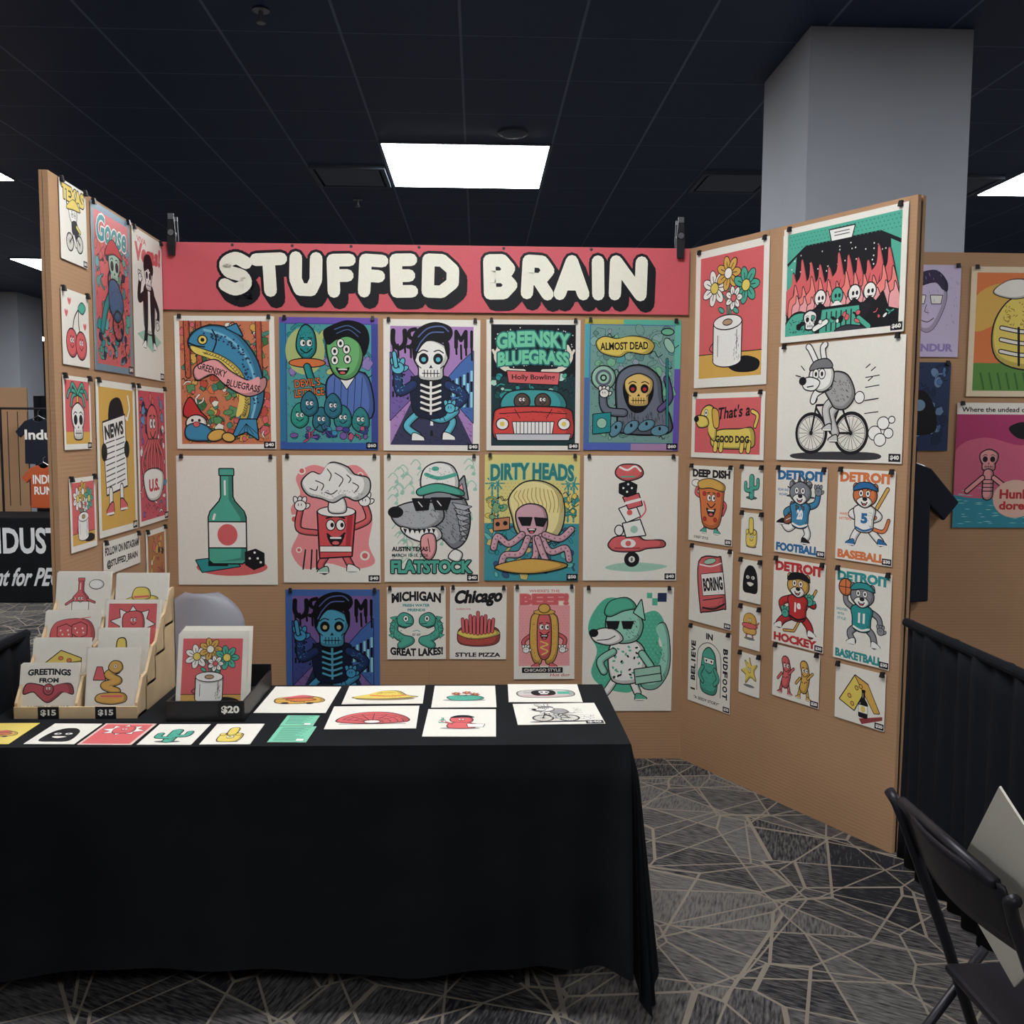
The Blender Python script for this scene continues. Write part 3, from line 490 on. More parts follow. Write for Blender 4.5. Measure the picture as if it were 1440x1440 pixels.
def p_bud(a):
    H=a.H
    a.S([(22,106),(22,48),(30,30),(50,22),(70,30),(78,48),(78,106)],1.2,K,True)
    for i,c in enumerate('I BELIEVE'):
        if c!=' ': a.T(c,12,106-i*9.6,3 if c=='I' else 9,11,K,rot=-90,bold=.05)
    for i,c in enumerate('BUDFOOT'): a.T(c,88,30+i*12,10,11,K,rot=90,bold=.05)
    a.T('IN',50,12,16,10,K,bold=.05);a.BO([(34,52),(38,38),(50,30),(62,38),(66,52),(70,84),(64,104),(36,104),(30,84)],MI,1.6);hatch(a,34,60,66,102,70,K,2,.6,5,1.3);a.PO([(38,48),(62,48),(60,56),(40,56)],W,1);a.E(44,52,2,2,K);a.E(56,52,2,2,K);a.limb([(36,64),(28,78),(36,88)],6,MI);a.limb([(64,64),(72,78),(64,88)],6,MI);a.S([(42,68),(50,72),(58,68)],1.2,K,True);a.T('"A SEEDY STORY"',45,H-9,60,5,K);a.tag('$30',.8)
def p_cactus(a):
    a.E(50,104,26,6,(90,90,90));a.limb([(50,100),(50,36)],20,MI,2.4,False);a.limb([(48,80),(24,78),(22,56)],12,MI,2.2);a.limb([(52,70),(76,68),(78,44)],12,MI,2.2);a.limb([(50,80),(50,40)],14,MI,0,False)
    [a.S([(x,y),(x+3,y-3)],1.4,K) for x,y in ((46,44),(52,56),(46,68),(52,82),(46,92),(20,64),(76,54))]
def p_finger(a):
    a.E(50,112,24,5,(100,100,100));a.BO([(30,110),(26,70),(36,56),(66,56),(74,72),(68,110)],YE,2.2);a.BO([(40,66),(38,24),(48,16),(56,24),(56,64)],YE,2.2);face(a,50,80,15);[a.EO(x,64,6,8,YE,0,1.6) for x in (64,30)]
def p_hood(a,w=1):
    a.BO([(18,104),(20,50),(34,24),(50,18),(66,24),(80,50),(82,104),(50,110)],K,1);a.EO(38,58,8,6,W);a.EO(62,58,8,6,W);a.E(39,58,2.6,3,K);a.E(61,58,2.6,3,K);a.BO([(34,78),(50,74),(66,78),(50,88)],CR,1)
def p_burger(a):
    a.E(50,112,26,5,(120,120,120));a.limb([(38,92),(34,106)],5,CO);a.limb([(62,92),(66,106)],5,CO);a.BO([(20,58),(26,32),(50,22),(74,32),(80,58),(50,62)],MU,2);a.BO([(16,62),(50,58),(84,62),(80,72),(50,76),(20,72)],CO,2);a.BO([(20,76),(50,78),(80,76),(74,94),(26,94)],MU,2);face(a,50,46,13);a.limb([(80,64),(92,50)],4,CO)
def p_yell(a):
    a.E(50,112,26,5,(120,120,120));a.BO([(50,14),(60,40),(86,34),(72,58),(82,88),(56,80),(34,104),(34,76),(12,64),(36,50),(28,26),(46,36)],YE,2);face(a,50,54,14)
def p_sport(a,t1,t2,c1,body,skin,num,kind,trim):
    H=a.H;a.T(t1,50,11,92,15,c1,bold=.06,arc=1);a.T(t2,46,H-9,84,13,c1,bold=.06)
    if kind=='football':
        a.limb([(44,82),(28,92),(18,84)],10,W,1.6);a.limb([(58,82),(66,98),(60,108)],10,W,1.6);shoe(a,14,84,11,K,-1);shoe(a,60,110,11,K)
        a.limb([(38,60),(22,68),(30,78)],8,body,1.6);a.limb([(64,58),(80,52),(84,38)],8,body,1.6);glove(a,84,34,11,skin);a.EO(28,78,10,6,(150,84,50),-30,1.4);a.S([(23,80),(32,76)],1.2,W)
        a.T('ROAR AND',16,34,22,4,c1);a.T('ROAR!',16,41,16,4,c1)
    elif kind=='baseball':
        a.S([(66,62),(88,26)],7,K);a.S([(66,62),(88,26)],4.4,MU);a.limb([(44,82),(34,96),(30,106)],10,body,1.6);a.limb([(58,82),(68,92),(80,102)],10,body,1.6);shoe(a,28,108,11,trim,-1);shoe(a,80,104,11,trim)
        a.limb([(38,58),(26,66),(48,72)],8,body,1.6);a.limb([(64,58),(76,66),(62,72)],8,body,1.6);glove(a,62,68,10,skin);a.limb([(64,84),(84,86),(92,70)],4,skin,1.2)
        a.T('HARD',14,66,16,4,c1);a.T('HITTERS',16,73,22,4,c1)
    elif kind=='hockey':
        a.S([(84,40),(44,106),(24,108)],5,K);a.S([(84,40),(44,106),(24,108)],2.6,MU);a.limb([(42,82),(24,90),(14,100)],11,body,1.6);a.limb([(58,82),(72,94),(76,106)],11,body,1.6);shoe(a,14,102,11,W,-1);shoe(a,76,106,11,W)
        a.limb([(36,58),(18,66),(24,80)],9,body,1.6);a.limb([(64,58),(80,62),(72,58)],9,body,1.6);glove(a,72,58,12,MI);glove(a,26,82,12,MI)
    else:
        a.limb([(44,82),(30,94),(36,106)],9,skin,1.6);a.limb([(56,82),(70,92),(74,106)],9,skin,1.6);shoe(a,34,108,11,W,-1);shoe(a,74,107,11,W)
        a.limb([(36,58),(22,50),(20,38)],7,skin,1.6);a.limb([(64,58),(80,66),(84,82)],7,skin,1.6);a.EO(20,28,12,12,OR,0,1.6);a.S([(8,28),(32,28)],1.2,K);a.S([(20,16),(20,40)],1.2,K);glove(a,84,84,10,skin)
        a.T('SHOOTERS',14,62,20,4,c1);a.T('WITH',12,69,12,4,c1);a.T('STYLE!',14,76,16,4,c1)
    a.BO([(32,56),(50,50),(68,56),(66,70),(64,86),(50,90),(36,86),(34,70)],body,1.7);a.S([(36,84),(50,88),(64,84)],3,trim,True);a.T(str(num),50,70,12,15,trim if kind=='baseball' else W,bold=.06);hatch(a,56,60,64,84,16,K,1.6,.6,3)
    for d in (-1,1): a.EO(50+d*16,26,5,6,skin,d*20,1.4)
    if kind=='football': [a.PO([(50+19*math.cos(t)-3,38+19*math.sin(t)),(50+27*math.cos(t),38+26*math.sin(t)),(50+19*math.cos(t)+3,38+19*math.sin(t)+2)],(95,95,100),1) for t in [i*.55+.2 for i in range(11)]]
    a.BO([(32,44),(32,30),(50,21),(68,30),(68,44),(50,54)],skin,1.7);a.BO([(36,46),(44,40),(50,43),(56,40),(62,47),(50,54)],W,1.2);a.EO(50,42,4,2.6,K,0,.4);eye(a,43,34,4.6);eye(a,55,34,4.6);smile(a,49,46,12,6)
    if kind=='baseball': [a.S([(x,25),(x+q,30)],1.4,K) for x,q in ((44,2),(56,-2),(34,6),(66,-6))]
    if kind!='football': a.BO([(30,30),(38,20),(60,19),(72,29),(52,26)],trim if kind!='basketball' else body,1.4)
    a.tag('$30',.8)
def p_hotdogs(a):
    for x,c in ((28,CO),(68,MU)):
        a.limb([(x-6,60),(x-10,76)],4,c);a.limb([(x+6,60),(x+10,76)],4,c);a.limb([(x,24),(x+4,42),(x,62)],15,c,1.6);face(a,x+2,32,11);a.limb([(x+8,44),(x+18,34)],3,c);a.limb([(x-8,46),(x-16,56)],3,c);shoe(a,x-10,78,7,c,-1);shoe(a,x+10,78,7,c);[a.E(x+q,50+q%5,1.2,1.2,K) for q in (-3,2,5)]
    a.tag('$20',.8)
def p_cheese(a):
    a.P([(50,84),(96,70),(96,76),(56,92)],(150,60,60));a.PO([(10,60),(40,14),(66,24),(40,72)],YE,1.8);a.PO([(40,14),(66,24),(90,66),(80,68)],MU,1.4);[a.EO(x,y,3,2.6,MU,40) for x,y in ((30,50),(44,34),(36,62),(52,30))];bottle(a,58,58,22,K,YE);a.tag('$20',.8)
def p_cow(a):
    a.T('TEXAS',50,16,84,22,YE,bold=.06,out=1.8);wheel(a,34,86,13);wheel(a,70,84,13);a.S([(34,86),(50,70),(70,84)],2,K);a.BO([(36,50),(34,36),(50,30),(62,38),(60,52),(48,58)],W,1.4);a.S([(28,38),(24,28)],3,K);a.BO([(44,56),(60,54),(66,70),(52,78),(44,70)],K,1.4);a.BO([(24,38),(40,26),(56,22),(76,34),(50,36)],YE,1.3);eye(a,44,44,4);eye(a,54,44,4);a.limb([(48,76),(56,88)],6,W);a.limb([(60,60),(72,66)],5,YE);a.tag('$30',.7)
def p_cherry(a):
    a.S([(36,64),(44,40),(62,24)],2.6,K,True);a.S([(66,66),(60,44),(62,24)],2.6,K,True);a.BO([(60,24),(74,14),(88,20),(76,30)],MI,1.5);a.EO(34,76,20,20,CO,0,2);a.EO(68,78,20,20,CO,0,2);face(a,34,72,12);face(a,68,74,12)
    for x,y in ((16,34),(28,16),(84,48)): a.B([(x,y+6),(x-6,y-1),(x-3,y-5),(x,y-2),(x+3,y-5),(x+6,y-1)],CO)
def p_goose(a):
    H=a.H;a.Rc(0,0,100,H,(120,150,165));a.Rc(6,6,94,H-6,(225,100,100));clutter(a,9,28,91,H-10,130,[CO,TE,NV,MI,(230,110,90),(110,150,170),(90,180,180)],3,8,.5,21);hatch(a,8,8,92,H-8,160,K,2,.6);a.T('Goose',50,20,78,24,TE,shear=-.2,bold=.03,out=1.4,oc=W)
    a.limb([(50,70),(30,90),(20,110)],9,TE);skull(a,54,52,28,LM);a.BO([(40,66),(60,64),(76,84),(60,100),(40,90)],(60,110,150),1.4);hatch(a,42,68,70,96,40,K,2,.7);wheel(a,60,104,14);a.BO([(30,42),(50,26),(76,40),(54,38)],RD,1.2);a.tag()
def p_vegas(a):
    H=a.H;a.T('VIVA',30,10,30,6,CO);a.T('Vegas!',50,24,86,24,CO,rot=-4,shear=-.2,bold=.03,out=.8,oc=CO);a.P([(10,110),(50,100),(92,112),(60,126)],LM)
    a.limb([(42,98),(36,118)],9,K,1);a.limb([(60,98),(66,118)],9,K,1);a.BO([(34,62),(50,56),(68,62),(66,102),(36,102)],W,1.6);a.BO([(34,62),(46,58),(44,102),(36,102)],K,1.);a.BO([(56,58),(68,62),(66,102),(58,102)],K,1.)
    a.limb([(36,66),(18,72),(22,54)],7,K);a.limb([(66,66),(82,80),(78,94)],7,K);glove(a,22,50,8);glove(a,78,96,8);skull(a,50,46,24,W);a.BO([(36,40),(38,26),(56,22),(66,34),(62,42),(50,36)],K,.8);shoe(a,35,120,9,W,-1);shoe(a,67,120,9,W);a.tag('$50')
def p_palm(a):
    a.Rc(6,6,94,a.H-8,CO);a.Rc(6,80,94,a.H-8,MU);a.limb([(50,50),(50,24)],7,MU);[a.limb([(50,24),(50+26*math.cos(t),20+12*math.sin(t)),(50+36*math.cos(t),30+16*math.sin(t))],5,MI,1.2) for t in (0,.8,2.3,3.14,4,5.4)];skull(a,50,66,44,W,K,2);a.tag('$20',.7)
def p_news(a):
    H=a.H;a.Rc(6,6,94,H-6,MU);a.S([(76,34),(84,24),(80,12)],3,W,True);a.BO([(30,38),(34,20),(58,16),(68,34),(50,38)],K,1.3);a.S([(66,30),(78,34)],2.4,W);a.PO([(14,38),(70,30),(74,96),(20,102)],W,1.6);a.T('NEWS',42,44,48,13,K,rot=-7,bold=.05)
    for i in range(9):
        a.S([(20,56+i*5),(42,53.2+i*5)],1.,K);a.S([(46,53+i*5),(68,50+i*5)],1.,K)
    a.limb([(30,100),(30,114)],8,W);a.limb([(58,98),(58,112)],8,W);shoe(a,30,117,13,CO,-1,1.4);shoe(a,60,115,13,CO,1,1.4);a.EO(16,64,6,7,K);a.EO(74,62,6,7,K);a.tag()
def p_octo(a):
    H=a.H;a.Rc(0,0,100,H,CR);a.Rc(5,5,95,H-5,(215,80,95));clutter(a,9,9,91,H-9,100,[CO,NV,W,PU,(90,150,190),(220,90,100)],3,8,.6,31);hatch(a,8,8,92,H-8,120,K,2,.6);a.EO(50,42,20,22,CO,0,1.6);face(a,50,40,18)
    for i in range(6): a.limb([(36+i*6,60),(14+i*14,80),(20+i*12,100+i%2*12)],6,CO,1.2)
    a.BO([(16,96),(50,90),(84,98),(70,122),(30,122)],W,1.3);a.T('U.S.',50,108,36,14,RD,bold=.05);a.tag()
def p_follow(a): a.T('FOLLOW ON INSTAGRAM',50,a.H*.3,92,a.H*.25,K,bold=.04);a.T('@STUFFED_BRAIN',50,a.H*.7,84,a.H*.27,K,bold=.04)
def p_misc(a): a.Rc(8,8,92,a.H-8,(190,120,70));clutter(a,12,12,88,a.H-12,26,[MU,CO,K,CR],5,10,1,41)
def p_bat(a):
    a.T('GREETINGS',50,11,80,12,K,bold=.05,arc=2);a.T('FROM',50,27,36,9,K,bold=.05);a.BO([(50,42),(34,36),(10,34),(4,52),(22,48),(34,58),(50,68),(66,58),(78,48),(96,52),(90,34),(66,36)],(190,80,90),1.6);a.EO(50,44,9,10,(190,80,90),0,1.4);face(a,50,42,8);a.T('AUSTIN, TEXAS',50,a.H-7 if a.tf[2]==1 else 78,80,7,K,bold=.05)
def p_snake(a):
    a.limb([(60,30),(40,40),(64,52),(34,62),(62,74)],13,MU,2);a.BO([(42,26),(50,12),(66,14),(70,28),(56,36)],MU,1.8);eye(a,56,22,4);a.PO([(18,24),(28,24),(36,50),(12,50)],CO,1.6);a.BO([(26,80),(74,78),(80,94),(50,100),(20,94)],MU,1.8);a.S([(30,84),(72,84)],4,CO)
def p_dice(a): a.BO([(20,16),(80,12),(92,50),(50,64),(10,54)],CO,1.);[a.PO([(x,y),(x+16,y-6),(x+28,y),(x+28,y+18),(x+14,y+24),(x,y+16)],CO,1.4) or [a.E(x+u,y+v,1.6,1.6,W) for u,v in ((6,6),(10,14),(20,6),(22,14))] for x,y in ((22,26),(50,22))];a.S([(58,10),(84,6)],1.5,CO)
def p_bluedude(a): bottle(a,46,50,40,CO,W);face(a,46,48,9);a.EO(76,20,14,9,W,0,1.2);a.limb([(32,50),(18,60)],3,CO);a.limb([(60,50),(74,56)],3,CO)
def p_hat(a): a.EO(50,40,34,9,YE,-6,1.4);a.BO([(34,38),(36,18),(50,14),(64,18),(66,36)],YE,1.4);a.S([(36,34),(64,32)],4,CO);a.T('YIPPEE!',50,62,40,8,K)
def p_red(a): a.tf=(0,0,1) ;a.Rc(5,5,95,a.H-5,CO);k=min(1,a.H/84);a.tf=((100-100*k)/2,0,k);a.PO([(50,10),(60,24),(80,18),(76,34),(92,44),(74,52),(76,66),(58,60),(46,70),(40,58),(20,62),(28,48),(10,38),(28,32),(26,16),(42,24)],W,1.4);a.BO([(34,26),(66,22),(70,56),(38,60)],CO,1.4);face(a,52,36,10)
def p_chz(a): a.PO([(14,50),(50,20),(88,34),(88,60),(14,70)],YE,1.8);a.PO([(14,50),(88,40),(88,60),(14,70)],MU,1.4);[a.EO(x,y,4,3,OR,0,1) for x,y in ((34,58),(56,52),(74,50),(50,34),(66,38))]
def p_mint(a): a.Rc(0,0,100,a.H,(120,205,170));[a.S([(12,12+i*9),(88-(i*17)%30,12+i*9)],2.4,(40,80,70)) for i in range(int((a.H-16)/9))];a.PO([(70,a.H-26),(90,a.H-26),(90,a.H-10),(70,a.H-10)],W,1)
def p_truck(a): a.BO([(14,40),(20,24),(60,14),(84,26),(88,46),(60,56),(24,56)],MU,1.4);a.BO([(30,34),(60,26),(76,36),(50,44)],OR,1.2);a.BO([(24,30),(50,10),(70,22)],CO,1);[a.EO(x,54,5,4,K) for x in (32,70)];a.T('TACOS',50,46,24,6,K);a.S([(14,36),(40,26),(66,20)],1,K,True);hatch(a,20,26,84,50,50,K,2,.6,3)
def p_hatf(a): a.E(52,52,40,8,(140,120,90));a.BO([(8,46),(30,30),(44,16),(66,14),(80,36),(94,44),(60,52),(30,52)],YE,1.6);a.S([(32,36),(56,40),(80,36)],5,OR,True);a.S([(40,24),(60,22)],1.2,K);hatch(a,30,20,78,48,50,K,2,.6,3)
def p_vase(a): a.E(50,56,36,6,(150,150,150));a.BO([(26,50),(22,36),(40,28),(70,30),(82,44),(70,56),(36,58)],MI,1.6);[flower(a,x,y,8,CO,YE,.7) for x,y in ((36,18),(54,12),(68,22))];[a.S([(x,24),(50,34)],1.4,K) for x in (36,54,68)];hatch(a,30,36,74,54,40,K,2,.6,3)
def p_fan(a):
    a.BO([(10,52),(14,30),(36,14),(66,14),(88,32),(90,52),(50,58)],CO,1.6)
    for r in (12,20,28,34): a.S([(50+r*1.1*math.cos(t),54-r*math.sin(t)) for t in [i*.31+.05 for i in range(10)]],.9,K,True)
    [a.S([(50,54),(50+36*math.cos(t),54-34*math.sin(t))],.9,K) for t in (.3,.7,1.1,1.57,2.,2.4,2.8)];a.EO(50,52,9,5,W);a.S([(12,60),(90,60)],1.4,K)
def p_devil(a): a.E(50,72,30,5,(150,150,150));a.BO([(36,38),(36,20),(52,12),(66,22),(66,40),(52,46)],CO,1.5);a.BO([(34,20),(44,8),(60,8),(70,18),(52,18)],K,.6);face(a,51,28,9);a.BO([(36,46),(66,46),(70,70),(34,70)],CO,1.5);a.limb([(36,50),(24,40)],4,CO);bottle(a,22,34,12,MI,CO);a.limb([(68,50),(80,58)],4,CO);a.PO([(60,52),(86,52),(84,66),(62,66)],W,1.1)
def p_cassette(a): a.BO([(16,24),(60,16),(90,22),(88,52),(30,58),(12,48)],(200,196,190),1.5);a.BO([(34,24),(62,20),(64,44),(36,46)],K,.8);skull(a,50,33,16,W);a.Rc(70,26,88,40,MI);a.S([(16,50),(84,48)],2,CO);a.S([(20,30),(32,30)],1,K);a.S([(20,36),(32,36)],1,K)
def p_face(a): a.BO([(22,50),(26,28),(50,16),(74,28),(78,56),(60,96),(40,96)],(205,190,220),.8);a.BO([(22,36),(30,16),(60,8),(78,24),(78,40),(60,26)],(60,50,80),.5);a.PO([(28,46),(46,46),(44,58),(30,58)],W,1.2);a.PO([(54,46),(72,46),(70,58),(56,58)],W,1.2);a.S([(48,60),(46,70),(52,72)],1,K,True);a.S([(38,82),(50,86),(60,80)],1.2,K,True);hatch(a,4,8,96,100,60,(160,140,190),4,.9,8,1.2);a.T('DUENDUR',50,a.H-14,84,12,(150,130,190),bold=.05)
def p_helmet(a):
    H=a.H;a.Rc(6,6,94,H-6,OR);a.Rc(6,H*.74,94,H-6,(90,140,60));a.B([(6,30),(40,16),(94,30),(94,60),(50,50),(6,66)],MU);a.BO([(30,92),(26,60),(42,34),(70,28),(94,40),(94,96),(60,104)],YE,1.6)
    for y in (62,74,86): a.limb([(34,y),(60,y+4),(92,y)],3,CR,1.1)
    a.S([(52,62),(54,100)],2.6,K);[a.S([(18+i*9,H-8),(14+i*9,H-24)],2,(60,110,50)) for i in range(9)];hatch(a,36,36,90,60,60,(150,90,30),3,.9,6);a.BO([(24,26),(40,14),(60,14),(66,26),(46,32)],CR,1);a.frame(6,(225,205,170))
def p_undead(a):
    H=a.H;a.Rc(0,0,100,H,(190,60,110));a.Rc(0,0,100,12,CR);a.T('Where the undead come to',50,7,90,5,K);a.Rc(0,H*.66,100,H,(50,150,170));a.B([(0,50),(30,36),(70,44),(100,34),(100,90),(0,96)],(220,100,130));hatch(a,4,H*.68,96,H-4,70,(150,215,215),5,.9,6,0)
    skull(a,36,60,18,PK,K);a.limb([(36,74),(36,96)],10,PK);[a.S([(30,80+i*4),(42,80+i*4)],1,K) for i in range(4)];a.limb([(30,78),(14,92)],4,PK);a.limb([(42,78),(58,90)],4,PK);a.BO([(56,26),(70,20),(78,26),(86,20),(96,28),(80,36),(66,36)],K,.5);a.E(66,100,24,20,(235,190,170));a.T('Hunki',66,95,34,10,RD,bold=.04);a.T('doree',66,107,34,9,RD,bold=.04)
def p_cave(a):
    H=a.H;a.Rc(0,0,100,H,(44,60,96));clutter(a,6,6,94,H-6,60,[NV,(80,120,170),(40,52,84),(110,140,180)],5,11,.6,51);a.B([(24,110),(30,60),(54,44),(74,66),(78,110)],K);a.E(52,68,9,9,(120,160,190))
def draw(name,fn,w,h,M,bg=CR,mat=INK,clip=True,fit=None,parent=None,**kw):
    a=Art(w,h,bg)
    if fit:
        k=min(a.H/fit,1.)*.94;a.tf=((100-100*k)/2,(a.H-fit*k)/2,k)
    fn(a);return a.build(name,M,mat,parent=parent,clip=clip,**kw)
R0=random.Random(77)
def bp(name,fn,k,u,z,w,h,**kw): return draw(name,fn,w,h,onwall(k,u,z,rot=R0.uniform(-.35,.35)),**kw)
bp('fish_poster',p_fish,'B',.280,1.801,.457,.612)
bp('monster_waiter_poster',p_lettuce,'B',.757,1.800,.455,.610,mat=FOIL)
bp('skeleton_poster',p_skel,'B',1.234,1.796,.450,.609)
bp('convertible_car_poster',p_car,'B',1.709,1.800,.440,.608)
bp('grim_reaper_poster',p_dead,'B',2.174,1.804,.452,.610,mat=FOIL)
bp('bottle_poster',p_bottle,'B',.276,1.159,.463,.607)
bp('exploding_can_poster',p_blast,'B',.763,1.167,.455,.601)
bp('wolf_poster',p_wolf,'B',1.233,1.170,.447,.600)
bp('octopus_surfer_poster',p_dirty,'B',1.707,1.175,.450,.599)
bp('balancing_stack_poster',p_stack,'B',2.177,1.175,.449,.596)
bp('skeleton_poster',lambda a:p_skel(a,1),'B',.764,.531,.444,.605,mat=FOIL)
bp('lake_monster_print',p_mich,'B',1.160,.670,.279,.347)
bp('pizza_print',p_chic,'B',1.454,.671,.270,.350)
bp('hot_dog_print',p_beef,'B',1.771,.624,.292,.452)
bp('teal_wolf_poster',p_tealwolf,'B',2.174,.542,.436,.604)
bp('flower_vase_poster',tp,'R',.278,2.102,.461,.620)
bp('burning_car_poster',p_flames,'R',.888,2.190,.600,.463)
bp('cycling_rabbit_poster',p_bike,'R',.889,1.710,.620,.472)
bp('dog_print',p_dog,'R',.273,1.616,.466,.295)
bp('deep_dish_print',p_deep,'R',.180,1.254,.292,.355)
bp('crushed_can_print',p_can,'R',.192,.875,.286,.360)
bp('bigfoot_print',p_bud,'R',.196,.491,.286,.365)
bp('cactus_card',p_cactus,'R',.441,1.347,.131,.183)
bp('pointing_finger_card',p_finger,'R',.448,1.146,.131,.180)
bp('hooded_face_card',p_hood,'R',.448,.935,.131,.186)
bp('burger_card',p_burger,'R',.452,.728,.126,.186)
bp('star_card',p_yell,'R',.457,.520,.128,.184)
NB=(40,110,165)
bp('football_print',lambda a:p_sport(a,'DETROIT','FOOTBALL',NB,BL,GY,20,'football',W),'R',.720,1.263,.275,.359)
bp('hockey_print',lambda a:p_sport(a,'DETROIT','HOCKEY',RD,RD,MU,19,'hockey',K),'R',.724,.878,.280,.361)
bp('hot_dog_friends_print',p_hotdogs,'R',.723,.576,.255,.223)
bp('baseball_print',lambda a:p_sport(a,'DETROIT','BASEBALL',OR,W,OR,5,'baseball',NB),'R',1.043,1.269,.265,.356)
bp('basketball_print',lambda a:p_sport(a,'DETROIT','BASKETBALL',TE,TE,(140,140,145),11,'basketball',W),'R',1.047,.878,.264,.362)
bp('cheese_print',p_cheese,'R',1.051,.568,.236,.220)
bp('texas_print',p_cow,'L',1.028,2.302,.234,.270)
bp('cherry_print',p_cherry,'L',1.037,1.938,.240,.261)
bp('goose_poster',p_goose,'L',.655,2.118,.420,.621,mat=FOIL)
bp('vegas_poster',p_vegas,'L',.222,2.116,.400,.622)
bp('palm_skull_print',p_palm,'L',1.045,1.641,.245,.258)
bp('newspaper_reader_poster',p_news,'L',.655,1.470,.430,.600)
bp('octopus_poster',p_octo,'L',.215,1.470,.400,.600)
bp('flower_vase_print',tp,'L',1.02,1.28,.240,.262)
bp('instagram_sign',p_follow,'L',.63,1.085,.42,.13)
bp('small_poster',p_misc,'L',.2,.99,.28,.3)
GL={'S':[[(.93,.16),(.5,.03),(.08,.2),(.22,.44),(.78,.56),(.92,.8),(.5,.97),(.04,.84)]],
'T':[[(0,.05),(1,.05)],[(.5,.05),(.5,1)]],'U':[[(.05,0),(.05,.65),(.25,.96),(.75,.96),(.95,.65),(.95,0)]],
'F':[[(.05,1),(.05,.05),(1,.05)],[(.05,.52),(.85,.52)]],'E':[[(1,.02),(.05,.02),(.05,.98),(1,.98)],[(.05,.5),(.85,.5)]],
'D':[[(.05,.02),(.05,.98),(.55,.98),(.95,.7),(.95,.3),(.55,.02),(.05,.02)]],
'B':[[(.05,.0),(.05,1),(.65,1),(.98,.76),(.65,.5),(.05,.5)],[(.65,.5),(.9,.25),(.6,.0),(.05,.0)]],
'R':[[(.05,1),(.05,.02),(.65,.02),(.95,.28),(.65,.56),(.05,.56)],[(.5,.56),(.98,1)]],
'A':[[(0,1),(.5,0),(1,1)],[(.2,.7),(.8,.7)]],'I':[[(.5,0),(.5,1)]],'N':[[(0,1),(0,0),(1,1),(1,0)]]}
def banner():
    a=Art(2.426,.304,(218,90,100),740.);L=[]
    spec=[('S',76,126,1),('T',122,174,-2),('U',174,223,1),('F',227,269,-1),('F',271,313,2),('E',315,355,-1),('D',359,415,1),('B',446,496,-1),('R',500,549,2),('A',547,598,0),('I',600,620,-1),('N',626,680,1)]
    for ch,x0,x1,rot in spec:
        w=17.5;y0,y1=11,74;r=math.radians(rot*1.5);cx,cy=(x0+x1)/2,(y0+y1)/2
        X0,X1,Y0,Y1=x0+w/2,x1-w/2,y0+w/2,y1-w/2
        for st in GL[ch]:
            p=[(X0+u*(X1-X0),Y0+v*(Y1-Y0)) for u,v in st]
            p=[(cx+(x-cx)*math.cos(r)-(y-cy)*math.sin(r),cy+(x-cx)*math.sin(r)+(y-cy)*math.cos(r)) for x,y in p]
            L.append((p,ch))
    for k in range(7):
        for p,ch in L: a.S([(x+k*1.3,y+k*2.) for x,y in p],25.5,K,ch=='S')
    for p,ch in L: a.S(p,17.5,(240,236,216),ch=='S')
    for x in (13,97,180,262,357,476,600,725): a.E(x,3,2.2,2.2,(60,60,60))
    a.build('shop_name_banner',onwall('B',1.219,2.285,.012),GLOSS,clip=False)
banner()
# ---------------- booth walls
M_seam=mat('seam',(136,104,74))
def wallobj(name,k,length,h=2.44,t=.018):
    m=MB()
    m.box((0,0,0),(length,t,h),M_card)
    d,n={'B':(Vector((1,0,0)),Vector((0,-1,0))),'R':(Vector((math.cos(aR),-math.sin(aR),0)),Vector((-math.sin(aR),-math.cos(aR),0))),'L':(Vector((math.cos(aL),math.sin(aL),0)),Vector((math.sin(aL),-math.cos(aL),0)))}[k]
    o={'B':Vector((-1.22,0,0)),'R':Vector((1.22,0,0)),'L':Vector((-1.22,0,0))-Vector((math.cos(aL),math.sin(aL),0))*length}[k]
    M=Matrix((d,-n,Vector((0,0,1)))).transposed().to_4x4();M.translation=o
    if k=='R':
        m.box((.0,.03,0),(length-.0,.045,h),M_card);m.box((length-.03,.018,0),(length-.004,.03,h-.02),M_black);m.box((length-.03,.046,.0),(length+.0,.052,h-.9),M_drape)  # shade in the gap between the panels is a solid black filler strip
        m.box((.4995,-.0006,1.4),(.5005,0,h),M_seam)
    if k=='L': m.box((.0,.02,0),(length,.03,h),M_card)
    if k=='B': m.box((1.2195,-.0008,0),(1.2205,0,h),M_seam)
    return m.obj(name,M=M)
wallobj('cardboard_display_wall','B',2.44);wallobj('cardboard_display_wall','R',1.22);wallobj('cardboard_display_wall','L',1.22)
def clamp(x,y,z,rz=0):
    m=MB();M_=M_black
    m.prism([(-.014,-.1),(.014,-.1),(.02,-.02),(.012,.07),(-.012,.07),(-.02,-.02)],.012,M_);m.prism([(-.012,-.08),(.012,-.08),(.018,-.02),(.014,.06),(-.014,.06),(-.018,-.02)],.012,M_,Matrix.Translation((0,.045,0)))
    m.tube([(0,-.006,.0),(0,.064,.0)],.014,M_metal);m.box((-.013,-.004,.06),(.013,.004,.085),M_metal);m.box((-.013,.05,.055),(.013,.062,.08),M_metal)
    m.obj('spring_clamp',M=Matrix.Translation((x,y,z))@Matrix.Rotation(rz,4,'Z'))
clamp(-1.165,-.034,2.475);clamp(1.165,-.034,2.49)
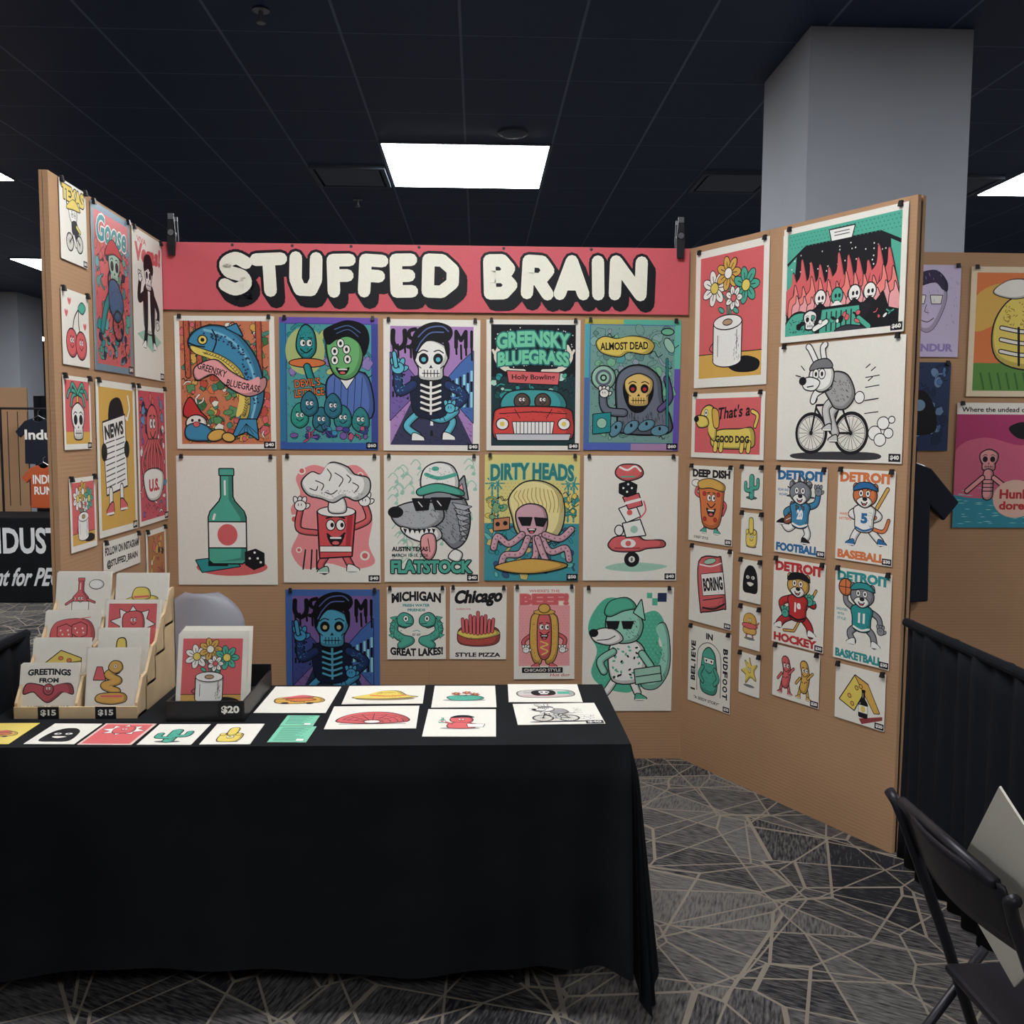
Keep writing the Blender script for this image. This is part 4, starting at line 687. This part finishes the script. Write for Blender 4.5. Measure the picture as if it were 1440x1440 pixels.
# ---------------- room
def floor_mat():
    m=bpy.data.materials.new('patterned_carpet');m.use_nodes=True;nt=m.node_tree;N=nt.nodes;Lk=nt.links;b=N['Principled BSDF'];b.inputs['Roughness'].default_value=.95;b.inputs['Specular IOR Level'].default_value=.1
    tc=N.new('ShaderNodeTexCoord')
    nz=N.new('ShaderNodeTexNoise');nz.inputs['Scale'].default_value=130;Lk.new(tc.outputs['Object'],nz.inputs['Vector'])
    lines=None;cells=[]
    for i,(rot,sx,sy,w) in enumerate(((25,1.6,3.6,.013),(82,1.5,3.4,.012),(-38,1.5,3.3,.012),(130,2.2,3.0,.010))):
        mp=N.new('ShaderNodeMapping');mp.inputs['Rotation'].default_value=(0,0,math.radians(rot));mp.inputs['Location'].default_value=(i*3.7,i*1.3,0)
        m2=N.new('ShaderNodeMapping');m2.inputs['Scale'].default_value=(sx,sy,1)
        Lk.new(tc.outputs['Object'],mp.inputs['Vector']);Lk.new(mp.outputs[0],m2.inputs['Vector'])
        v=N.new('ShaderNodeTexVoronoi');v.voronoi_dimensions='2D';v.feature='DISTANCE_TO_EDGE';v.inputs['Scale'].default_value=1;Lk.new(m2.outputs[0],v.inputs['Vector'])
        lt=N.new('ShaderNodeMath');lt.operation='LESS_THAN';lt.inputs[1].default_value=w;Lk.new(v.outputs['Distance'],lt.inputs[0])
        if i<2:
            c=N.new('ShaderNodeTexVoronoi');c.voronoi_dimensions='2D';c.inputs['Scale'].default_value=1;Lk.new(m2.outputs[0],c.inputs['Vector']);cells.append(c)
        if lines is None: lines=lt.outputs[0]
        else:
            mx=N.new('ShaderNodeMath');mx.operation='MAXIMUM';Lk.new(lines,mx.inputs[0]);Lk.new(lt.outputs[0],mx.inputs[1]);lines=mx.outputs[0]
    hs=[]
    for rot,s in ((.5,(20,120,1)),(1.9,(20,120,1))):
        ma=N.new('ShaderNodeMapping');ma.inputs['Rotation'].default_value=(0,0,rot);mb=N.new('ShaderNodeMapping');mb.inputs['Scale'].default_value=s
        Lk.new(tc.outputs['Object'],ma.inputs['Vector']);Lk.new(ma.outputs[0],mb.inputs['Vector'])
        h=N.new('ShaderNodeTexNoise');h.inputs['Scale'].default_value=1;h.inputs['Detail'].default_value=4;Lk.new(mb.outputs[0],h.inputs['Vector']);hs.append(h)
    sep=[]
    for c in cells:
        s=N.new('ShaderNodeSeparateColor');Lk.new(c.outputs['Color'],s.inputs[0]);sep.append(s)
    gt=N.new('ShaderNodeMath');gt.operation='GREATER_THAN';gt.inputs[1].default_value=.5;Lk.new(sep[0].outputs[0],gt.inputs[0])
    mh=N.new('ShaderNodeMix');Lk.new(gt.outputs[0],mh.inputs[0]);Lk.new(hs[0].outputs['Fac'],mh.inputs[2]);Lk.new(hs[1].outputs['Fac'],mh.inputs[3])
    av=N.new('ShaderNodeMath');av.operation='ADD';Lk.new(sep[0].outputs[1],av.inputs[0]);Lk.new(sep[1].outputs[1],av.inputs[1])
    av2=N.new('ShaderNodeMath');av2.operation='MULTIPLY_ADD';av2.inputs[1].default_value=.24;av2.inputs[2].default_value=-.25;Lk.new(av.outputs[0],av2.inputs[0])
    ad=N.new('ShaderNodeMath');ad.operation='ADD';Lk.new(mh.outputs[0],ad.inputs[0]);Lk.new(av2.outputs[0],ad.inputs[1])
    rp=N.new('ShaderNodeValToRGB');e=rp.color_ramp.elements;e[0].position=.34;e[0].color=(*lin((40,40,44)),1);e[1].position=.72;e[1].color=(*lin((116,112,109)),1);Lk.new(ad.outputs[0],rp.inputs[0])
    ln=N.new('ShaderNodeMix');ln.data_type='RGBA';Lk.new(lines,ln.inputs[0]);Lk.new(rp.outputs[0],ln.inputs[6]);ln.inputs[7].default_value=(*lin((142,132,119)),1)
    Lk.new(ln.outputs[2],b.inputs['Base Color'])
    bp_=N.new('ShaderNodeBump');bp_.inputs['Strength'].default_value=.4;bp_.inputs['Distance'].default_value=.004;Lk.new(nz.outputs['Fac'],bp_.inputs['Height']);Lk.new(bp_.outputs[0],b.inputs['Normal'])
    return m
def ceil_mat():
    m=bpy.data.materials.new('navy_ceiling_tile');m.use_nodes=True;nt=m.node_tree;N=nt.nodes;Lk=nt.links;b=N['Principled BSDF'];b.inputs['Roughness'].default_value=.5
    tc=N.new('ShaderNodeTexCoord');sx=N.new('ShaderNodeSeparateXYZ');Lk.new(tc.outputs['Object'],sx.inputs[0]);res=None
    for ax,off in (('X',.475),('Y',-2.40)):
        a=N.new('ShaderNodeMath');a.operation='ADD';a.inputs[1].default_value=off+61;Lk.new(sx.outputs[ax],a.inputs[0])
        d=N.new('ShaderNodeMath');d.operation='DIVIDE';d.inputs[1].default_value=.61;Lk.new(a.outputs[0],d.inputs[0])
        f=N.new('ShaderNodeMath');f.operation='PINGPONG';f.inputs[1].default_value=.5;Lk.new(d.outputs[0],f.inputs[0])
        l=N.new('ShaderNodeMath');l.operation='LESS_THAN';l.inputs[1].default_value=.012 if ax=='X' else .006;Lk.new(f.outputs[0],l.inputs[0])
        if res is None: res=l.outputs[0]
        else:
            mx=N.new('ShaderNodeMath');mx.operation='MAXIMUM';Lk.new(res,mx.inputs[0]);Lk.new(l.outputs[0],mx.inputs[1]);res=mx.outputs[0]
    mi=N.new('ShaderNodeMix');mi.data_type='RGBA';Lk.new(res,mi.inputs[0]);mi.inputs[6].default_value=(*lin((28,50,88)),1);mi.inputs[7].default_value=(*lin((98,112,140)),1);Lk.new(mi.outputs[2],b.inputs['Base Color'])
    return m
X0,X1,Y0,Y1,HC=-16,16,-9,22,3.6
m=MB();m.box((X0,Y0,-.1),(X1,Y1,0),floor_mat());m.obj('floor')
m=MB();m.box((X0,Y0,HC),(X1,Y1,HC+.1),ceil_mat());m.obj('ceiling')
M_rw=mat('dark_wall_paint',(60,64,74),.8,.05,2)
for nm,a,b in (('wall_back',(X0,Y1,0),(X1,Y1+.1,HC)),('wall_front',(X0,Y0-.1,0),(X1,Y0,HC)),('wall_left',(X0-.1,Y0,0),(X0,Y1,HC)),('wall_right',(X1,Y0,0),(X1+.1,Y1,HC))):
    m=MB();m.box(a,b,M_rw);m.obj(nm)
def panel_light(x,y):
    m=MB();m.box((0,0,-.012),(1.22,1.22,0),M_vent);m.box((.02,.02,-.014),(1.20,1.20,-.0121),M_light);m.obj('ceiling_light_panel',M=Matrix.Translation((x,y,HC)))
for j in range(-2,4):
    for i in range(-2,3):
        if (j==-2 and abs(i)==2) or (j==1 and i==-2) or (j==2 and i!=0) or (j==3 and i not in (-2,)): continue
        x=-.475+4.88*i
        if i==-1 and j==0: x=-4.745
        if j==3: x=-10.6
        panel_light(x,2.40+4.88*j)
def vent(x,y):
    m=MB();w=.58
    m.box((0,0,-.03),(w,.03,0),M_vent);m.box((0,w-.03,-.03),(w,w,0),M_vent);m.box((0,0.03,-.03),(.03,w-.03,0),M_vent);m.box((w-.03,.03,-.03),(w,w-.03,0),M_vent)
    for i in range(4): m.box((.05+i*.04,.05+i*.04,-.026+i*.003),(w-.05-i*.04,w-.05-i*.04,-.02+i*.003),M_vent)
    m.obj('ceiling_vent',M=Matrix.Translation((x,y,HC)))
vent(-1.07,3.02);vent(1.97,3.02);vent(4.41-.65,3.02);vent(-1.07,7.9)
def sprinkler(x,y):
    m=MB();m.lathe([(.04,0),(.042,-.008),(.012,-.01),(.01,-.05),(.005,-.052)],M_metal);m.lathe([(.02,-.062),(.022,-.064),(.02,-.066)],M_metal);m.tube([(.012,0,-.04),(.012,0,-.064)],.002,M_metal,6);m.tube([(-.012,0,-.04),(-.012,0,-.064)],.002,M_metal,6);m.obj('fire_sprinkler',M=Matrix.Translation((x,y,HC)))
sprinkler(-.83,4.12);sprinkler(-.82,.31);
m=MB();m.lathe([(.1,0),(.1,-.015),(.07,-.03),(.03,-.034)],M_vent);m.obj('smoke_detector',M=Matrix.Translation((.46,2.14,HC)))
def pillar(x0,x1,y0,y1):
    m=MB();m.box((x0,y0,0),(x1,y1,HC),M_white);m.box((x0-.012,y0-.012,0),(x1+.012,y1+.012,.1),M_black);m.obj('square_pillar',bevel=.004)
pillar(1.875,2.70,.36,1.14);pillar(-7.5,-6.62,10.2,11.0)
# ---------------- table with cloth
def table():
    root=bpy.data.objects.new('display_table',None);COL.objects.link(root)
    x0,x1,y0,y1,zt=-1.18,.65,-2.0,-1.38,.74
    m=MB();m.box((x0+.01,y0+.01,zt-.03),(x1-.01,y1-.01,zt-.004),M_grey)
    for x in (x0+.25,x1-.3):
        for y in (y0+.12,y1-.08): m.tube([(x,y,zt-.03),(x,y,0)],.014,M_dkmetal)
        m.tube([(x,y0+.12,.3),(x,y1-.08,.3)],.01,M_dkmetal)
    m.obj('folding_table_frame',parent=root)
    t=MB();t.box((x0,y0,zt-.003),(x1,y1,zt),M_cloth);t.obj('tablecloth_top',parent=root)
    c=MB();path=[]
    def seg(ax,ay,bx,by,n,nx,ny): 
        for i in range(n): t=i/n;path.append((ax+(bx-ax)*t,ay+(by-ay)*t,nx,ny,0))
    seg(x0,y1,x0,y0,20,-1,0)
    for i in range(10): a=math.pi+i/10*math.pi/2;path.append((x0,y0,math.cos(a),math.sin(a),0))
    seg(x0,y0,x1,y0,110,0,-1)
    for i in range(24): a=-math.pi/2+i/24*math.pi/2;path.append((x1,y0,math.cos(a),math.sin(a),math.sin(i/24*math.pi)))
    seg(x1,y0,x1,y1,30,1,0)
    for i in range(10): a=i/10*math.pi/2;path.append((x1,y1,math.cos(a),math.sin(a),0))
    seg(x1,y1,x0,y1,80,0,1);path.append((x0,y1,-1,0,0))
    vs=[];nr=16
    for i,(x,y,nx,ny,cn) in enumerate(path):
        for j in range(nr+1):
            t=j/nr
            front= ny<-.9 and cn==0
            zb=.125 if front else .14
            zb=zb+.015*math.sin(x*5+y*4)-cn*.125
            z=zt-(zt-zb)*t
            rip=(.010*math.sin(x*11+1)+.006*math.sin(x*23)) if abs(ny)>.9 else .010*math.sin(y*21)
            near=max(0,1-abs(x-x1)/.45) if front else (max(0,1-abs(y-y0)/.5) if nx>.9 else 0)
            fl=.012+.022*t+t*rip+ t*near*near*(.042 if front else .014)*(1+math.sin((x+y)*36)) + cn*t*(.022+.022*math.sin(i*1.1))
            fl*=min(1,t*8) if t>0 else 0
            if nx<0: fl*=.6
            vs.append((x+nx*fl,y+ny*fl*(1+.9*cn),z if t>0 else zt))
    n=len(path);f=[(i*(nr+1)+j,i*(nr+1)+j+1,(i+1)*(nr+1)+j+1,(i+1)*(nr+1)+j) for i in range(n-1) for j in range(nr)]
    c.add(vs,f,M_cloth);o=c.obj('tablecloth_skirt',parent=root,smooth=True)
    s_=o.modifiers.new('s','SUBSURF');s_.levels=1;s_.render_levels=1
    b=MB();b.box((-.35,-1.75,0.0),(.42,-1.45,.11),M_card);b.obj('storage_box',parent=root,bevel=.004)
table()
def flat(name,fn,x,y,w,h,rot=0,fit=None,bg=CR,z=.7415,clip=False):
    return draw(name,fn,w,h,Matrix.Translation((x,y,z))@Matrix.Rotation(math.radians(rot),4,'Z'),bg=bg,clip=False,fit=fit)
flat('taco_card',p_truck,-1.09,-1.885,.13,.185,0,60,YE);flat('hooded_face_card',p_hood,-.915,-1.89,.135,.18,-2,110);flat('crushed_can_card',p_red,-.765,-1.895,.145,.185,-2,75,(232,200,190))
flat('cactus_card',p_cactus,-.608,-1.9,.145,.18,-1,112);flat('pointing_finger_card',p_finger,-.448,-1.9,.135,.18,0,118)
flat('mint_flyer',p_mint,-.285,-1.78,.095,.1,-2);flat('mint_flyer',p_mint,-.283,-1.905,.105,.14,-2)
flat('taco_print',p_truck,-.328,-1.555,.215,.295,-1,62);flat('cowboy_hat_print',p_hatf,-.065,-1.505,.25,.21,1,62);flat('fan_print',p_fan,-.075,-1.748,.26,.225,1,64)
flat('flower_pot_print',p_vase,.19,-1.528,.2,.25,0,64);flat('devil_print',p_devil,.183,-1.803,.205,.262,-1,84);flat('cassette_print',p_cassette,.447,-1.492,.232,.212,-1,66);flat('cycling_rabbit_print',p_bike,.472,-1.72,.255,.212,2,78)
# ---------------- tiered card rack
def rack():
    root=bpy.data.objects.new('tiered_card_rack',None);COL.objects.link(root);root.location=(-1.12,-1.74,.7405)
    m=MB();Wd=.355;st=.088;rz=.072;t=.008
    prof=[(0,0),(.36,0),(.36,.33),(.335,.33)]
    for i in (3,2,1,0):
        y=i*st;prof+= [(y+.055,rz*i+.11),(y+.0,rz*i+.045)] if i else [(y+.05,.11),(y+.0,.045)]
    for x in (0,Wd/2-t/2,Wd-t):
        MM=Matrix.Translation((x,0,0))@Matrix(((0,1,0,0),(1,0,0,0),(0,0,1,0),(0,0,0,1)))
        m.prism(prof,t,M_wood,MM)
    for i in range(4):
        y=i*st;z=rz*i
        m.box((0,y,z),(Wd,y+.07,z+.008),M_wood);m.box((0,y-.006,z),(Wd,y,z+.035),M_wood)
        m.box((0,y+.07,z),(Wd,y+.076,z+.08),M_wood)
    m.box((0,.352,0),(Wd,.36,.3),M_wood);m.obj('wooden_rack',parent=root)
    fns=[[(p_bat,84),(p_snake,104)],[(p_chz,74),(p_finger,104)],[(p_dice,66),(p_red,76)],[(p_bluedude,92),(p_hat,72)]]
    nm=[['bat_card','snake_card'],['cheese_card','finger_card'],['dice_card','can_card'],['bottle_card','hat_card']]
    hh=[[.140,.185],[.125,.155],[.122,.155],[.16,.155]]
    for i in range(4):
        for k in range(2):
            w=.17 if k==0 else (.15 if i in (0,1) else .165);h=hh[i][k]
            fn,ft=fns[i][k]
            x=Wd*(.25+.5*k)+(-.004 if k==0 else .004);
            M=Matrix.Translation((x,i*st+.034,rz*i+.01+h/2))@Matrix.Rotation(math.radians(77),4,'X')
            for q in range(3):
                draw(nm[i][k]+'_%d'%q,fn if q==0 else (lambda a:None),w,h,Matrix.Translation((0,q*.007,q*.001))@M,bg=CR,clip=False,fit=ft,parent=root)
            s=MB();s.box((-w/2-.003,-h/2,.006),(w/2+.003,h/2+.006,.0064),M_sleeve);s.obj('sleeve',parent=root,M=M)
    for k,x in enumerate((.1,.265)):
        a=Art(.06,.036,K);a.T('$15',50,a.H/2,74,a.H*.56,W,bold=.04);o=a.build('price_tag',Matrix.Translation((x,-.0075,.018))@Matrix.Rotation(math.pi/2,4,'X'),clip=False);o.parent=root
rack()
def pbox():
    root=bpy.data.objects.new('print_bin',None);COL.objects.link(root);root.location=(-.67,-1.78,.7405)
    m=MB();w,d,h=.225,.37,.06;t=.006
    m.box((0,0,0),(w,d,t),M_black);m.box((0,0,t),(w,t,h),M_black);m.box((0,d-t,t),(w,d,h+.02),M_black);m.box((0,t,t),(t,d-t,h),M_black);m.box((w-t,t,t),(w,d-t,h),M_black);m.obj('black_bin',parent=root)
    for q in range(6):
        M=Matrix.Translation((w/2,.075+q*.013,.008+.115+q*.002))@Matrix.Rotation(math.radians(76),4,'X')
        draw('flower_print_%d'%q,tp if q==0 else (lambda a:None),.205,.235,M,clip=False,fit=None).parent=root
        if q==0:
            s=MB();s.box((-.107,-.118,.006),(.107,.126,.0064),M_sleeve);s.obj('sleeve',parent=root,M=M)
    a=Art(.07,.044,K);a.T('$20',50,a.H/2,74,a.H*.56,W,bold=.04);a.build('price_tag',Matrix.Translation((w-.04,-.0015,.035))@Matrix.Rotation(math.pi/2,4,'X'),clip=False).parent=root
pbox()
def greychair(x,y):
    root=bpy.data.objects.new('grey_chair',None);COL.objects.link(root);root.location=(x,y,0)
    m=MB()
    def back(u,v):
        a=(u-.5)*2;hw=.19;r=1-max(0,(v-.55)/.45)**2.6*.62
        X=a*hw*(r if v>.55 else 1);Z=.5+.38*v;return (X,.02+.05*v-.05*(1-a*a),Z)
    m.grid(back,16,16,M_grey);o=m.obj('back_shell',parent=root,smooth=True);so=o.modifiers.new('s','SOLIDIFY');so.thickness=.012
    m=MB();m.grid(lambda u,v:((u-.5)*.4,-.38+.4*v,.45+.02*abs(u-.5)+(.0 if v<.9 else .03*(v-.9)*10)),10,10,M_grey);o=m.obj('seat',parent=root,smooth=True);so=o.modifiers.new('s','SOLIDIFY');so.thickness=.015
    m=MB()
    for sx in (-1,1):
        m.tube([(sx*.17,-.36,0),(sx*.165,-.3,.44),(sx*.165,.0,.46),(sx*.17,.05,.6)],.011,M_metal);m.tube([(sx*.16,-.1,.44),(sx*.19,.06,0)],.011,M_metal)
    m.tube([(-.165,-.3,.43),(.165,-.3,.43)],.009,M_metal);m.obj('legs',parent=root,smooth=True)
greychair(-.97,-.42)
def drape(name,xx,ya,yb,h=.91):
    m=MB();n=int(abs(yb-ya)/.012)
    m.grid(lambda u,v:(xx+.016*math.sin(u*abs(yb-ya)*58)*(.5+.5*(1-v))+.008*math.sin(u*23+v*2),ya+(yb-ya)*u,.01+(h-.01)*v),n,8,M_drape)
    o=m.obj(name,smooth=True);so=o.modifiers.new('s','SOLIDIFY');so.thickness=.004
    t=MB();t.tube([(xx,ya,h-.012),(xx,yb,h-.012)],.016,M_drape);t.obj('rail',parent=o)
    t=MB();t.tube([(xx,yb,0),(xx,yb,h)],.02,M_metal);t.obj('post',parent=o)
drape('pipe_and_drape',1.80,-1.12,-2.35);drape('pipe_and_drape',-1.285,-1.30,-2.6)
# ---------------- black folding chair, seat toward +x
def fchair():
    root=bpy.data.objects.new('folding_chair',None);COL.objects.link(root);root.location=(0.012,0,-.015)
    ya,yb=-2.54,-2.97;m=MB();r=.012
    for y in (ya,yb):
        s=1 if y==yb else -1
        m.tube([(1.42,y,0.015),(1.32,y,.3),(1.25,y,.5),(1.15,y,.76),(1.135,y-s*.01,.80),(1.13,y-s*.035,.815)],r,M_dkmetal)
        yi=y-s*.03;m.tube([(1.06,yi,0.015),(1.16,yi,.16),(1.36,yi,.45)],r*.9,M_dkmetal)
    m.tube([(1.13,ya-.03,.815),(1.13,yb+.03,.815)],r,M_dkmetal);m.tube([(1.385,ya,.1),(1.385,yb,.1)],.008,M_dkmetal);m.tube([(1.10,ya-.03,.07),(1.10,yb+.03,.07)],.008,M_dkmetal)
    m.obj('frame',parent=root,smooth=True)
    m=MB();m.grid(lambda u,v:(1.135+.05*(1-v)-.03*math.sin(math.pi*u),ya-.012+(yb-ya+.024)*u,.685+.13*v),12,6,M_dkmetal);o=m.obj('backrest',parent=root,smooth=True);so=o.modifiers.new('s','SOLIDIFY');so.thickness=.006
    m=MB();m.box((1.24,yb+.02,.43),(1.64,ya-.02,.45),M_dkmetal);m.obj('seat',parent=root,bevel=.01)
fchair()
def p_lean(a):
    a.E(40,30,26,16,OR);a.BO([(22,26),(34,14),(56,14),(66,28),(56,42),(30,42)],MU,1.4);a.S([(26,28),(44,22),(62,30)],5,MI,True);a.S([(28,36),(60,38)],4,CO,True)
    for x in (74,80,86,92): a.S([(x,1),(x+2,16),(x-1,30),(x+1,38)],.35,(190,180,160),True)
U=Vector((-.34,0,.94)).normalized();V=Vector((0,-1,0));e1=(V*.72+U*.70).normalized();e2=(V*.70-U*.72).normalized()
Wb,Hb=.54,.225;A=Vector((1.262,-2.565,.625))
draw('leaning_art_print',p_lean,Wb,Hb,basis(-e1,-e2,A+e1*Wb/2+e2*Hb/2),bg=(232,226,210),clip=False,thick=.004)
# ---------------- right neighbour booth
m=MB();m.box((1.42,.01,0),(5.2,.03,2.44),M_card);m.box((1.42,.03,1.2),(5.2,.05,1.26),M_card);m.obj('neighbor_display_wall')
def nb(name,fn,x,z,w,h,y=.004,**kw): draw(name,fn,w,h,basis((1,0,0),(0,0,1),(x,y,z)),**kw)
nb('portrait_print',p_face,2.355,2.165,.31,.43,bg=(200,185,215));nb('football_helmet_poster',p_helmet,2.79,2.07,.46,.61,bg=(225,205,170))
nb('cave_print',p_cave,2.33,1.715,.30,.42,bg=NV);nb('undead_poster',p_undead,2.75,1.435,.46,.6)
def tee(name,M,mt,s=1.,lines=()):
    root=bpy.data.objects.new(name,None);COL.objects.link(root);root.matrix_world=M
    out=[(-.09,.0),(-.2,-.04),(-.34,-.2),(-.27,-.29),(-.2,-.22),(-.205,-.45),(-.21,-.68),(0,-.69),(.21,-.68),(.205,-.45),(.2,-.22),(.27,-.29),(.34,-.2),(.2,-.04),(.09,0),(.05,-.04),(0,-.055),(-.05,-.04)]
    m=MB();m.prism([(x*s,z*s) for x,z in out],.03,mt);o=m.obj('shirt_body',bevel=.008);o.parent=root
    for i,(t,w,h,z,c) in enumerate(lines):
        v,f=tmesh(t,.03);mm=MB();mt2=mat('shirt_ink',c,.8);mm.add([(x*w,-.002,z-y*h) for x,y in v],f,mt2);q=mm.obj('shirt_print_%d'%i);q.parent=root
    m=MB();m.tube([(-.17*s,.015,-.03),(0,.015,.03),(.17*s,.015,-.03)],.004,M_metal,6);m.tube([(0,.015,.03),(0,.015,.07),(.02,.015,.085)],.003,M_metal,6);q=m.obj('hanger');q.parent=root
tee('hanging_t_shirt',Matrix.Translation((2.19,-.04,1.46)),M_tee,1.,(('THEY COME',.24,.04,-.2,CR),('AFTER',.2,.05,-.3,CR)))
# ---------------- left neighbour booth
m=MB();m.box((-6.2,4.25,.0),(-3.1,4.9,.78),M_cloth);o=m.obj('neighbor_table',bevel=.01)
M_wi=mat('white_ink',(225,225,225),.8)
for t,w,h,x,z,sh in (('INDUSTRY',.98,.24,-3.78,.57,0),('Print for PEOPLE',.95,.17,-3.80,.24,.3)):
    v,f=tmesh(t,.03);mm=MB();mm.add([(x+a*w-b*sh*h,4.247,z-b*h) for a,b in v],f,M_wi);q=mm.obj('table_lettering');q.parent=o
m=MB()
m.tube([(-4.55,5.3,1.78),(-2.9,5.3,1.78)],.012,M_dkmetal);[m.tube([(x,5.3,0),(x,5.3,1.78)],.012,M_dkmetal) for x in (-4.55,-2.9)];[m.tube([(-4.5+i*.1,5.34,.8),(-4.5+i*.1,5.34,1.75)],.004,M_dkmetal,6) for i in range(16)]
m.obj('garment_rack')
tee('hanging_t_shirt',Matrix.Translation((-4.14,5.2,1.68)),M_tee,.66,(('Indu',.26,.10,-.16,W),))
tee('hanging_t_shirt',Matrix.Translation((-4.06,5.1,1.22)),M_orange,.62,(('INDU',.2,.09,-.14,W),('RUN',.18,.08,-.25,W)))
m=MB();m.box((-6.5,5.6,0),(-4.42,5.62,2.0),M_card);m.obj('neighbor_display_wall')
m=MB();m.grid(lambda u,v:(-4.4+u*1.6,5.7+.03*math.sin(u*70),.02+1.9*v),60,2,M_drape);m.obj('back_drape',smooth=True)
draw('small_poster',p_misc,.3,.4,basis((1,0,0),(0,0,1),(-4.95,5.594,1.65)),bg=W)
# ---------------- world & camera
w=bpy.data.worlds.new('w');sc.world=w;w.use_nodes=True;w.node_tree.nodes['Background'].inputs[0].default_value=(.05,.06,.08,1);w.node_tree.nodes['Background'].inputs[1].default_value=.3
f,yaw,pitch,roll=1351.3,.0356,-.0843,.0062
fw=Vector((math.sin(yaw)*math.cos(pitch),math.cos(yaw)*math.cos(pitch),math.sin(pitch)));r=Vector((math.cos(yaw),-math.sin(yaw),0));u=r.cross(fw)
c,s=math.cos(roll),math.sin(roll);r2=c*r+s*u;u2=-s*r+c*u
Mc=Matrix((r2,u2,-fw)).transposed().to_4x4();Mc.translation=(.2311,-4.5389,1.5876)
cd=bpy.data.cameras.new('camera');cd.sensor_width=36;cd.lens=f/1440*36;cd.clip_start=.05;co=bpy.data.objects.new('camera',cd);COL.objects.link(co);co.matrix_world=Mc;sc.camera=co
